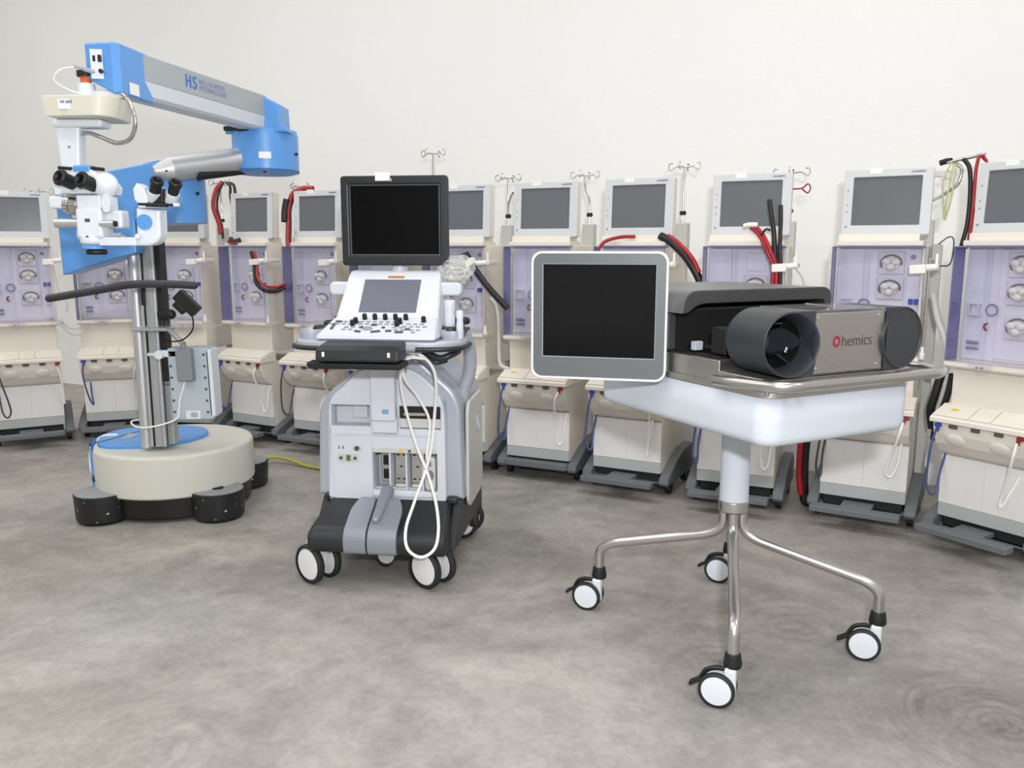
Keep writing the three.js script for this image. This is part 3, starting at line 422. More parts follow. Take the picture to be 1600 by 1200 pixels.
  mk(pc, 'plug_button', xf(cyl(0.015, 0.015, 0.004, 0, 0, 0, 24), g => { g.rotateX(Math.PI / 2); g.scale(1, 1.4, 1); g.translate(0.172, 0.385, -0.13); }), M.ovalGrey);
  // small physio connector panel
  const ec = mk(t, 'physio_panel', [xf(extrude(roundRect(0.085, 0.032, 0.014, -0.148, 0.446), 0.004), g => g.translate(0, 0, -0.131)), box(0.034, 0.02, 0.004, -0.112, 0.484, -0.129, 0.002)], M.usSide);
  for (const [x, y, r] of [[-0.176, 0.446, 0.006], [-0.12, 0.446, 0.006], [-0.112, 0.485, 0.009]]) mk(ec, 'jack', xf(cyl(r, r, 0.008, 0, 0, 0, 16), g => { g.rotateX(Math.PI / 2); g.translate(x, y, -0.125); }), M.keyDark);
  mk(ec, 'green_jack', box(0.015, 0.022, 0.006, -0.147, 0.446, -0.126, 0.002), M.greenDark);
  for (const [x, y] of [[-0.184, 0.49], [-0.184, 0.483], [-0.168, 0.489], [-0.168, 0.483]]) mk(ec, 'mark', box(0.005, 0.005, 0.001, x, y, -0.1295, 0), M.keyDark);
  // centre column with small coloured mark
  const cc = mk(t, 'column', [box(0.094, 0.27, 0.09, 0.003, 0.735, -0.135, 0.008, 2), box(0.098, 0.07, 0.075, 0.003, 0.585, -0.145, 0.006)], M.usWhite, 'white centre column');
  for (const k of [0, 1, 2]) mk(cc, 'mark', box(0.006, 0.018, 0.001, 0.005 + k * 0.0085, 0.638, -0.0895, 0), M.turquoise);
  mk(t, 'swivel_neck', [cyl(0.055, 0.05, 0.07, 0.01, 0.862, -0.12, 24)], M.aluMatte);
  // console ledge
  const lg = new THREE.Shape(); lg.moveTo(-0.17, -0.1); lg.lineTo(0.19, -0.1); lg.bezierCurveTo(0.3, -0.09, 0.345, -0.03, 0.335, 0.06); lg.lineTo(0.3, 0.3); lg.lineTo(-0.21, 0.3); lg.lineTo(-0.285, 0.06); lg.bezierCurveTo(-0.3, -0.03, -0.26, -0.09, -0.17, -0.1);
  const ledge = mk(t, 'console_ledge', plan(lg, 0.035, 0.89, 0.01, 3), M.usSilver, 'silver console ledge');
  mk(ledge, 'bumper', tube([[-0.285, 0.898, -0.02], [-0.28, 0.898, 0.035], [-0.255, 0.898, 0.07], [-0.21, 0.898, 0.094], [-0.165, 0.898, 0.1]], 0.009), M.usBlack, 'black bumper strip');
  mk(ledge, 'bumper', tube([[0.336, 0.898, -0.1], [0.335, 0.898, -0.02], [0.325, 0.898, 0.035], [0.29, 0.898, 0.075], [0.24, 0.898, 0.094], [0.18, 0.898, 0.1]], 0.009), M.usBlack, 'black bumper strip');
  for (const x of [-0.235, 0.287]) mk(ledge, 'cup_holder', lathe([[0.026, 0.915], [0.04, 0.915], [0.043, 0.955], [0.037, 0.955], [0.034, 0.925], [0.026, 0.925]], 28).translate(x, 0, -0.02), M.usSilver);
  // control desk rising to the tilted touch panel
  const desk = profile([[0.085, 0.926], [0.098, 0.932], [0.095, 0.944], [-0.045, 0.996], [-0.062, 1.0], [-0.18, 1.138], [-0.205, 1.158], [-0.25, 1.16], [-0.29, 1.13], [-0.29, 0.926]], 0.43, 0, 0.012);
  { const p = desk.attributes.position; for (let i = 0; i < p.count; i++) { const y = p.getY(i), k = y < 1.0 ? 1 - Math.max(0, (y - 0.945) / 0.055) * 0.13 : 0.87 - (y - 1.0) / 0.16 * 0.05; p.setX(i, 0.035 + p.getX(i) * k); } desk.computeVertexNormals(); }
  mk(t, 'control_desk', desk, M.usWhite, 'white control desk');
  const A = Math.atan2(0.052, 0.14), on = (x, u, h) => [x, 0.944 + 0.052 * u + Math.cos(A) * h, 0.095 - 0.14 * u + Math.sin(A) * h];
  const key = (w, d, h, x, u, rot = 0) => xf(box(w, h, d, 0, 0, 0, Math.min(0.002, h * 0.4)), g => { g.rotateY(rot); g.rotateX(A); g.translate(...on(x, u, h / 2 + 0.0005)); });
  const kn = (r, h, x, u) => xf(lathe([[0, h], [r * 0.8, h], [r, h * 0.85], [r * 1.05, 0], [0, 0]], 18), g => { g.rotateX(A); g.translate(...on(x, u, 0)); });
  for (const k of [-2, -1, 0, 1, 2]) mk(t, 'knob', kn(0.0085, 0.02, 0.04 + k * 0.038, 0.9), M.rubber);
  for (const [x, u] of [[0.185, 0.78], [-0.067, 0.55], [-0.06, 0.68], [0.095, 0.55], [0.102, 0.68]]) mk(t, 'knob', kn(0.0085, 0.02, x, u), M.rubber);
  mk(t, 'trackball', xf(new THREE.SphereGeometry(0.016, 20, 12), g => { g.scale(1.2, 0.5, 0.8); g.rotateX(A); g.translate(...on(-0.005, 0.35, 0.001)); }), M.keyGrey);
  mk(t, 'slider', key(0.009, 0.045, 0.005, -0.135, 0.45), M.keyDark);
  for (const [w, x, u, r] of [[0.024, -0.125, 0.72, 0], [0.024, -0.035, 0.2, -0.25], [0.034, 0.03, 0.2, 0.25], [0.022, 0.075, 0.24, 0.1], [0.03, 0.115, 0.18, 0.05], [0.02, 0.14, 0.34, 0], [0.022, 0.012, 0.55, 0], [0.016, -0.03, 0.42, 0.5], [0.012, 0.05, 0.42, 0]]) mk(t, 'key', key(w, 0.011, 0.004, x, u, r), M.keyDark);
  for (const [x0, n, u] of [[-0.1, 3, 0.72], [-0.15, 4, 0.6], [-0.04, 6, 0.72], [-0.04, 6, 0.6], [0.135, 3, 0.62], [0.125, 4, 0.48], [-0.085, 2, 0.42], [-0.09, 2, 0.3], [0.09, 2, 0.42], [0.1, 2, 0.3], [0.155, 2, 0.3], [0.165, 1, 0.18]]) for (let k = 0; k < n; k++) mk(t, 'key', key(0.016, 0.006, 0.003, x0 + k * 0.024, u), M.keyGrey);
  // touch panel screen
  const B2 = Math.atan2(0.138, 0.118), face = (g, v, lift) => { g.rotateX(-(Math.PI / 2 - B2)); g.translate(0.035, 1.0 + 0.138 * v + Math.cos(B2) * lift, -0.062 - 0.118 * v + Math.sin(B2) * lift); return g; };
  mk(t, 'touch_screen', face(box(0.215, 0.15, 0.004, 0, 0, 0, 0.001), 0.5, 0.001), M.usScreen, 'grey tilted touch screen');
  mk(t, 'label_strip', face(box(0.062, 0.009, 0.002, 0.01, 0, 0, 0), 0.985, 0.001), M.orangeStrip, 'orange brown label strip');
  // handles beside the touch panel
  for (const s of [-1, 1]) mk(t, 'handle', xf(extrude(roundRect(0.1, 0.05, 0.018, 0, 0), 0.05, 0.008), g => g.translate(0.035 + s * 0.205, 1.092, -0.235)), M.usWhite, 'white grip handle');
  mk(t, 'probe_holder', [0, 1, 2].map(k => xf(new THREE.TorusGeometry(0.026, 0.008, 8, 20), g => { g.rotateX(Math.PI / 2); g.scale(1, 1.6, 0.8); g.translate(-0.205 + k * 0.022, 0.952 + k * 0.014, -0.05 - k * 0.055); })).concat(box(0.07, 0.012, 0.15, -0.19, 0.945, -0.11, 0.004)), M.usBlack, 'black probe holder');
  mk(t, 'probe_holder', [0, 1, 2].map(k => xf(new THREE.TorusGeometry(0.026, 0.008, 8, 20), g => { g.rotateX(Math.PI / 2); g.scale(1, 1.6, 0.8); g.translate(0.268 + k * 0.012, 0.952 + k * 0.012, -0.07 - k * 0.05); })).concat(box(0.08, 0.012, 0.16, 0.28, 0.945, -0.12, 0.004)), M.usBlack, 'black probe holder');
  // keyboard drawer in front
  const kb = mk(t, 'keyboard_drawer', profile([[0.098, 0.868], [0.21, 0.868], [0.214, 0.875], [0.21, 0.905], [0.17, 0.917], [0.098, 0.925]], 0.285, 0.004, 0.005), M.usBlack, 'black keyboard drawer');
  for (const x of [-0.11, 0.116]) mk(kb, 'latch', box(0.009, 0.016, 0.004, x, 0.892, 0.214, 0.001), M.sticker);
  mk(kb, 'lower_tray', [box(0.325, 0.022, 0.11, -0.008, 0.851, 0.15, 0.006), box(0.03, 0.018, 0.06, -0.165, 0.853, 0.16, 0.006)], M.bayDark);
  // monitor on its arm
  mk(t, 'monitor_arm', [cyl(0.03, 0.035, 0.1, 0.04, 1.18, -0.25, 20), box(0.07, 0.16, 0.05, 0.04, 1.28, -0.275, 0.01), box(0.12, 0.12, 0.03, 0.04, 1.34, -0.25, 0.01)], M.usWhite);
  const ms = roundRect(0.408, 0.33, 0.012, 0.037, 1.344); ms.holes.push(roundRect(0.346, 0.262, 0.002, 0.037, 1.347, THREE.Path));
  const mon = mk(t, 'monitor', xf(extrude(ms, 0.02, 0.006), g => g.translate(0, 0, -0.212)), M.usBezel, 'black monitor bezel');
  mk(mon, 'monitor_back', box(0.402, 0.324, 0.03, 0.037, 1.344, -0.224, 0.008), M.usBezel);
  mk(mon, 'inner_frame', (() => { const s = roundRect(0.348, 0.264, 0.002, 0.037, 1.347); s.holes.push(roundRect(0.336, 0.252, 0.002, 0.037, 1.347, THREE.Path)); return xf(extrude(s, 0.005), g => g.translate(0, 0, -0.207)); })(), M.keyDark);
  mk(mon, 'screen', box(0.344, 0.26, 0.004, 0.037, 1.347, -0.2065, 0), M.blackScreen, 'unlit black screen');
  mk(mon, 'lamp_button', xf(cyl(0.006, 0.006, 0.004, 0, 0, 0, 16), g => { g.rotateX(Math.PI / 2); g.translate(0.026, 1.4935, -0.191); }), M.scopeGrey);
  mk(mon, 'paper_label', xf(box(0.056, 0.03, 0.001, 0, 0, 0, 0), g => g.translate(-0.003, 1.505, -0.1905)), M.sticker, 'white paper label stuck over the bezel');
  // silver pillar on the side
  mk(t, 'pillar', xf(pipe([[0.262, 0.55, -0.3], [0.268, 0.68, -0.3], [0.3, 0.76, -0.3], [0.306, 0.84, -0.28], [0.295, 0.93, -0.22], [0.27, 0.93, -0.2]], 0.026, 0.06, 14), g => 0), M.usSilver, 'silver curved pillar');
  // probe cables hanging in loops
  mk(t, 'probe_cable', tube([[0.2, 0.86, 0.04], [0.14, 0.86, 0.05], [0.105, 0.8, 0.02], [0.095, 0.68, -0.06], [0.125, 0.52, -0.1], [0.17, 0.4, -0.1], [0.215, 0.31, -0.03], [0.243, 0.24, 0.06], [0.236, 0.18, 0.1], [0.19, 0.152, 0.115], [0.14, 0.18, 0.11], [0.125, 0.24, 0.07], [0.135, 0.31, -0.02], [0.158, 0.4, -0.095], [0.185, 0.5, -0.1], [0.205, 0.64, -0.08], [0.225, 0.76, -0.02], [0.22, 0.83, 0.02], [0.18, 0.875, 0.04], [0.14, 0.88, 0.03]], 0.006, 180, 8), M.hoseWhite, 'white probe cable hanging in a loop');
  mk(t, 'probe_cable', tube([[0.16, 0.868, 0.02], [0.12, 0.85, 0.03], [0.115, 0.78, 0.0], [0.145, 0.7, -0.07], [0.178, 0.6, -0.11], [0.165, 0.47, -0.112], [0.166, 0.44, -0.125]], 0.0055, 60, 8), M.hoseWhite, 'white probe cable hanging in a loop');
  mk(t, 'cable_bundle', [tube([[0.2, 0.88, 0.02], [0.25, 0.86, 0.03], [0.29, 0.872, 0.02], [0.31, 0.882, -0.02]], 0.012, 24), tube([[0.18, 0.87, 0.0], [0.23, 0.845, 0.02], [0.27, 0.85, 0.0]], 0.01, 20)], M.usBlack);

  const world = (x, y, z) => { const c = Math.cos(7 * D), s = Math.sin(7 * D); return [-0.5 + c * x - s * z, y, -2.974 + s * x + c * z]; };
  const p1 = thing('ultrasound_probe', 'white probe handle standing in the scanner holder nearest the touch panel', 'probe', world(0.268, 0.94, -0.075), 7);
  mk(p1, 'grip', lathe([[0, 0], [0.017, 0], [0.019, 0.05], [0.017, 0.075], [0.019, 0.08], [0.02, 0.112], [0.017, 0.118], [0, 0.118]], 24), M.usWhite);
  const p2 = thing('ultrasound_probe', 'slim white probe at the outer edge of the scanner ledge above the silver pillar', 'probe', world(0.318, 0.926, 0.0), 7);
  mk(p2, 'grip', lathe([[0, 0], [0.012, 0], [0.013, 0.05], [0.011, 0.07], [0.013, 0.075], [0.012, 0.1], [0, 0.102]], 20), M.usWhite);
  // clear bag of tubing on the handle
  const bg = thing('plastic_bag', 'clear crumpled plastic bag of thin tubing on the white handle of the ultrasound scanner', 'plastic bag', world(0.265, 1.118, -0.21), 7);
  { const g = new THREE.IcosahedronGeometry(1, 4), p = g.attributes.position; for (let i = 0; i < p.count; i++) { const x = p.getX(i), y = p.getY(i), z = p.getZ(i), k = 0.82 + 0.3 * noiseTile(x * 3 + 9, y * 3 + z * 2 + 9, 1e6, 71) - 0.12 * Math.abs(Math.sin(x * 9 + z * 7)); p.setXYZ(i, x * 0.075 * k, 0.052 + Math.max(-0.05, y * 0.06 * k), z * 0.035 * k); } g.computeVertexNormals(); mk(bg, 'bag', g, M.bag); }
  for (let i = 0; i < 7; i++) { const a = i * 0.9, r = 0.025 + 0.004 * (i % 3); mk(bg, 'tubing', tube([0, 1, 2, 3, 4, 5].map(k => [0.012 * Math.sin(i * 2.1) + r * 1.5 * Math.cos(a + k * 1.15), 0.045 + 0.02 * Math.cos(i) + r * 0.7 * Math.sin(a + k * 1.15), 0.012 * Math.cos(i * 1.7 + k)]), 0.003, 36, 6), i % 3 ? M.hoseClear : M.wireGreen); }
}

// ------------------------------------------------------------------ hand scanner trolley (x right, z front, origin under the column)
{
  const t = thing('scanner_trolley', 'white and steel hand scanner trolley with round arm openings, touchscreen and four steel castor legs', 'scanner trolley', [0.71, 0, -2.567], -26.5);
  // castors and bent tube legs
  const legEnds = [[-0.288, 0.345], [0.288, 0.338], [-0.28, -0.348], [0.288, -0.33]];
  legEnds.forEach(([x, z]) => {
    const L = Math.hypot(x, z), ux = x / L, uz = z / L;
    const leg = mk(t, 'leg', pipe([[ux * 0.028, 0.43, uz * 0.028], [ux * 0.028, 0.338, uz * 0.028], [ux * L, 0.232, uz * L], [ux * L, 0.15, uz * L]], 0.0165, 0.075, 18), M.steelTube, 'bent steel tube leg');
    mk(leg, 'collar', lathe([[0, 0.112], [0.024, 0.112], [0.026, 0.12], [0.021, 0.15], [0.0175, 0.152], [0, 0.152]], 24).translate(x, 0, z), M.rubber, 'black plastic collar');
    // castor trails toward the left and back, disc faces the left front
    const a = -50 * D, put = (g) => { g.rotateY(a); g.translate(x - 0.03, 0, z - 0.016); return g; };
    const k = mk(t, 'castor', put(mergeGeometries([xf(cyl(0.04, 0.04, 0.022, 0, 0, 0, 28), g => { g.rotateX(Math.PI / 2); g.translate(0, 0.052, -0.005); }), box(0.034, 0.085, 0.03, 0.028, 0.072, 0, 0.01, 2), xf(cyl(0.03, 0.03, 0.05, 0, 0, 0, 24), g => { g.rotateX(Math.PI / 2); g.translate(0.004, 0.062, -0.018); })].map(clean))), M.castorWhite, 'white castor housing');
    for (const q of [-1, 1]) {
      mk(k, 'tyre', put(xf(lathe([[0.042, -0.009], [0.047, -0.009], [0.05, -0.005], [0.05, 0.005], [0.047, 0.009], [0.042, 0.009]], 40), g => { g.rotateX(Math.PI / 2); g.translate(-0.004, 0.05, q * 0.022); })), M.tyre);
      mk(k, 'hub', put(xf(lathe([[0, -0.01], [0.038, -0.01], [0.0425, -0.006], [0.0425, 0.006], [0.038, 0.01], [0, 0.01]], 40), g => { g.rotateX(Math.PI / 2); g.translate(-0.004, 0.05, q * 0.022); })), M.castorWhite, 'white wheel disc');
    }
    mk(k, 'brake_tab', put(mergeGeometries([profile([[-0.012, 0], [0.012, 0], [0.012, 0.008], [-0.012, 0.008]], 0.05, 0, 0.002).rotateZ(0.55).translate(-0.056, 0.062, 0.012), tube([[-0.05, 0.075, 0.012], [-0.035, 0.1, 0.012], [-0.01, 0.11, 0.01], [0.015, 0.108, 0.005]], 0.006, 20, 8)].map(clean))), M.rubber, 'black brake tab');
  });
  mk(t, 'hub_ring', lathe([[0, 0.415], [0.046, 0.415], [0.048, 0.42], [0.048, 0.448], [0.046, 0.452], [0, 0.452]], 40), M.steelTube);
  mk(t, 'column', cyl(0.0455, 0.0455, 0.31, 0, 0.605, 0, 48), M.hemWhite, 'white round column');
  // tub
  const rings = [[0.735, -0.05], [0.735, -0.028], [0.738, -0.016], [0.746, -0.006], [0.76, -0.001], [0.8, 0], [0.873, 0]];
  const outline = (d, n = 10) => { const w = 0.2725 + d, z0 = -0.38 - d, z1 = 0.42 + d, r = Math.max(0.055 + d, 0.006), pts = []; const arc = (cx, cz, a0) => { for (let i = 0; i <= n; i++) { const a = a0 + i / n * Math.PI / 2; pts.push([cx + r * Math.cos(a), cz + r * Math.sin(a)]); } }; arc(w - r, z1 - r, 0); arc(-w + r, z1 - r, Math.PI / 2); arc(-w + r, z0 + r, Math.PI); arc(w - r, z0 + r, Math.PI * 1.5); return pts; };
  { const P = [], I = [], ring0 = outline(-0.05).length; rings.forEach(([y, d]) => outline(d).forEach(([x, z]) => P.push(x - 0.008, y, z)));
    for (let k = 0; k < rings.length - 1; k++) for (let i = 0; i < ring0; i++) { const a = k * ring0 + i, b = k * ring0 + (i + 1) % ring0, c = a + ring0, d2 = b + ring0; I.push(a, c, b, b, c, d2); }
    const c0 = P.length / 3; P.push(-0.008, 0.735, 0.02); for (let i = 0; i < ring0; i++) I.push(c0, i, (i + 1) % ring0);
    const c1 = P.length / 3; P.push(-0.008, 0.873, 0.02); const o = (rings.length - 1) * ring0; for (let i = 0; i < ring0; i++) I.push(c1, o + (i + 1) % ring0, o + i);
    const g = new THREE.BufferGeometry(); g.setAttribute('position', new THREE.Float32BufferAttribute(P, 3)); g.setAttribute('uv', new THREE.Float32BufferAttribute(new Float32Array(P.length / 3 * 2), 2)); g.setIndex(I); g.computeVertexNormals();
    mk(t, 'tub', g, M.hemWhite, 'glossy white tub'); }
  // steel deck on the tub
  mk(t, 'deck', [box(0.53, 0.07, 0.59, -0.008, 0.908, -0.0725, 0.004), box(0.53, 0.042, 0.19, -0.008, 0.894, 0.3125, 0.004), plan(roundRect(0.548, 0.803, 0.055, -0.008, -0.02), 0.02, 0.866, 0.003)], M.steel, 'brushed steel deck');
  mk(t, 'deck_mat', box(0.5, 0.006, 0.56, -0.008, 0.946, -0.08, 0.002), M.innerBlack);
  // rear housing, lid and slide
  mk(t, 'rear_housing', box(0.56, 0.125, 0.36, -0.008, 1.008, -0.175, 0.012, 2), M.lidGrey, 'dark grey rear housing');
  { const s = new THREE.Shape(); s.moveTo(-0.295, 1.062); s.bezierCurveTo(-0.295, 1.105, -0.275, 1.124, -0.24, 1.124); s.lineTo(0.24, 1.124); s.bezierCurveTo(0.268, 1.124, 0.284, 1.11, 0.284, 1.085); s.lineTo(0.284, 1.07); s.lineTo(0.262, 1.07); s.lineTo(0.25, 1.088); s.lineTo(-0.205, 1.088); s.bezierCurveTo(-0.25, 1.088, -0.262, 1.068, -0.278, 1.062); s.closePath();
    const lid = mk(t, 'lid', xf(extrude(s, 0.45, 0.002, 1, 12), g => g.translate(0, 0, -0.365)), M.lidGrey, 'dark grey lid');
    const s2 = new THREE.Shape(); s2.moveTo(-0.2975, 1.062); s2.bezierCurveTo(-0.2975, 1.107, -0.277, 1.1265, -0.24, 1.1265); s2.lineTo(0.24, 1.1265); s2.bezierCurveTo(0.27, 1.1265, 0.2865, 1.112, 0.2865, 1.085); s2.lineTo(0.284, 1.085); s2.bezierCurveTo(0.284, 1.11, 0.268, 1.124, 0.24, 1.124); s2.lineTo(-0.24, 1.124); s2.bezierCurveTo(-0.275, 1.124, -0.295, 1.105, -0.295, 1.062); s2.closePath();
    mk(lid, 'lid_skin', xf(extrude(s2, 0.448, 0, 1, 12), g => g.translate(0, 0, -0.364)), M.lidTop, 'metallic lid skin'); }
  mk(t, 'bay_lining', [box(0.5, 0.115, 0.006, -0.008, 1.006, 0.01, 0), box(0.004, 0.12, 0.2, 0.25, 1.006, 0.11, 0)], M.innerBlack, 'black bay lining');
  mk(t, 'slide_block', [box(0.46, 0.075, 0.06, -0.01, 0.99, 0.175, 0.004), box(0.05, 0.004, 0.16, -0.2, 0.965, 0.11, 0)], M.innerBlack);
  mk(t, 'cable_plug', [box(0.03, 0.026, 0.02, -0.24, 0.968, 0.085, 0.003)], M.scopeGrey, 'grey cable plug');
  // scanner head: two flared arm openings joined by a steel front
  const yc = 1.003, R = 0.0845;
  const cone = (x, turnDeg, bowl) => {
    const put = (g) => { g.rotateY(turnDeg * D); g.translate(x, yc, 0.425); return g; };
    const inside = bowl ? [[R - 0.006, 0.003], [0.074, 0.018], [0.066, 0.045], [0.052, 0.075], [0.03, 0.098], [0, 0.108]] : [[0.08, 0.003], [0.0755, 0.011], [0.071, 0.022], [0.0685, 0.036], [0.067, 0.06], [0.066, 0.19]];
    const h = mk(t, 'arm_opening', put(xf(lathe([[0.05, 0.2], [R - 0.012, 0.2], [R - 0.004, 0.1], [R, 0.055], [R, 0.003], [R - 0.002, 0], ...inside].map(([r, q]) => [r, -q]), 64), g => g.rotateX(Math.PI / 2))), M.coneGrey, 'dark grey flared arm opening');
    if (!bowl) {
      mk(h, 'inner_sleeve', put(xf(lathe([[0.0665, -0.06], [0.0655, -0.06], [0.062, -0.17], [0, -0.175]], 40), g => g.rotateX(Math.PI / 2))), M.innerBlack, 'black inner sleeve');
      for (const q of [box(0.05, 0.006, 0.05, -0.01, 0.05, -0.09, 0.002), box(0.006, 0.04, 0.04, -0.05, 0.0, -0.1, 0.002), xf(box(0.05, 0.006, 0.06, 0, 0, 0, 0.002), g => { g.rotateZ(-0.6); g.translate(0.02, -0.045, -0.09); })]) mk(h, 'inner_cuff', put(q), M.coneDark);
      mk(h, 'sensor_glint', put(xf(box(0.007, 0.016, 0.004, 0, 0, 0, 0.001), g => { g.rotateZ(-0.3); g.translate(0.035, -0.022, -0.075); })), M.chrome, 'small chrome sensor');
    }
    const s = new THREE.Shape(), q = bowl ? -1 : 1, r = R + 0.0005, w = 0.068;
    if (q > 0) { s.absarc(0, 0, r, Math.PI / 2, Math.PI * 1.5, false); s.lineTo(w, -r); s.lineTo(w, r); } else { s.absarc(0, 0, r, -Math.PI / 2, Math.PI / 2, false); s.lineTo(-w, r); s.lineTo(-w, -r); } s.closePath();
    const hole = new THREE.Path(); hole.absarc(0, 0, R - 0.004, 0, Math.PI * 2, true); s.holes.push(hole);
    mk(h, 'mount_block', put(xf(extrude(s, 0.17, 0, 1, 32), g => g.translate(0, 0, -0.174))), M.coneGrey);
    return h;
  };
  cone(-0.212, -9, false); cone(0.196, 4, true);
  const plate = mk(t, 'front_plate', box(0.262, 0.155, 0.012, -0.008, yc - 0.002, 0.413, 0.002), M.steel, 'brushed steel front plate');
  mk(plate, 'clear_cover', [box(0.262, 0.01, 0.2, -0.008, yc + 0.08, 0.322, 0.002), box(0.262, 0.008, 0.03, -0.008, yc - 0.08, 0.405, 0.002)], M.acrylic, 'clear acrylic edge');
  mk(t, 'head_body', box(0.26, 0.15, 0.18, -0.008, yc, 0.316, 0.004), M.coneGrey);
  for (const [x, y] of [[-0.112, 0.066], [0.112, 0.066], [-0.112, -0.066], [0.112, -0.066]]) mk(plate, 'screw', xf(cyl(0.004, 0.004, 0.003, 0, 0, 0, 12), g => { g.rotateX(Math.PI / 2); g.translate(x - 0.01, yc + y, 0.4195); }), M.chrome);
  mk(plate, 'logo_ring', xf(new THREE.TorusGeometry(0.0105, 0.0036, 6, 28), g => { g.scale(1, 1.1, 0.15); g.translate(-0.052, yc + 0.001, 0.4193); }), M.logoRed, 'red ring logo');
  mk(plate, 'lettering', words('hemics', 0.026, -0.032, yc + 0.001, 0.4191, false, 0.0008, false), M.logoGrey);
  // handrail
  mk(t, 'handrail', pipe([[-0.3, 0.895, 0.24], [-0.305, 0.9, 0.33], [-0.265, 0.903, 0.462], [0.33, 0.903, 0.462], [0.37, 0.903, 0.35], [0.3, 0.9, 0.18], [0.26, 0.898, 0.18]], 0.0145, 0.055, 18), M.steelTube, 'bent steel handrail');
  mk(t, 'rail_bracket', box(0.04, 0.018, 0.05, -0.285, 0.897, 0.25, 0.003), M.steelTube);
  for (const x of [-0.2, 0.2]) mk(t, 'rail_bracket', rod([x, 0.9, 0.4], [x, 0.902, 0.455], 0.008), M.steelTube);
  // touchscreen on its arm, turned toward the room
  const w = (() => { const c = Math.cos(-26.5 * D), s = Math.sin(-26.5 * D), dx = 0.27 - 0.71, dz = -2.45 + 2.567; return [dx * c + dz * s, 0, -dx * s + dz * c]; })();
  const turn = (g) => { g.translate(-0.017, 0, 0); g.rotateY(-(14 + 26.5) * D); g.translate(w[0], 0, w[2]); return g; };
  const ts = roundRect(0.404, 0.38, 0.032, 0, 1.046); ts.holes.push(roundRect(0.39, 0.366, 0.027, 0, 1.046, THREE.Path));
  const mon = mk(t, 'touchscreen', turn(xf(extrude(ts, 0.03, 0.003, 2, 12), g => g.translate(0, 0, -0.028))), M.frameWhite, 'white touchscreen rim');
  mk(mon, 'bezel', turn((() => { const s = roundRect(0.391, 0.367, 0.027, 0, 1.046); s.holes.push(roundRect(0.337, 0.278, 0.002, 0.0, 1.061, THREE.Path)); return xf(extrude(s, 0.01, 0, 1, 12), g => g.translate(0, 0, -0.011)); })()), M.bezelGrey, 'dark grey bezel');
  mk(mon, 'screen', turn(box(0.34, 0.281, 0.004, 0, 1.061, -0.0105, 0)), M.touchBlack, 'unlit black screen');
  mk(mon, 'screen_edge', turn((() => { const s = roundRect(0.338, 0.279, 0.002, 0, 1.061); s.holes.push(roundRect(0.333, 0.274, 0.002, 0, 1.061, THREE.Path)); return xf(extrude(s, 0.003), g => g.translate(0, 0, -0.008)); })()), M.scopeGrey);
  mk(mon, 'screen_back', turn(xf(extrude(roundRect(0.392, 0.368, 0.028, 0, 1.046), 0.04, 0.012, 3, 12), g => g.translate(0, 0, -0.05))), M.bezelGrey);
  mk(t, 'screen_arm', [rod([-0.26, 0.99, -0.16], [w[0] + 0.05, 1.04, w[2] - 0.05], 0.018, 0.018, 18), box(0.06, 0.07, 0.06, -0.29, 0.99, -0.16, 0.008)], M.bezelGrey);
}

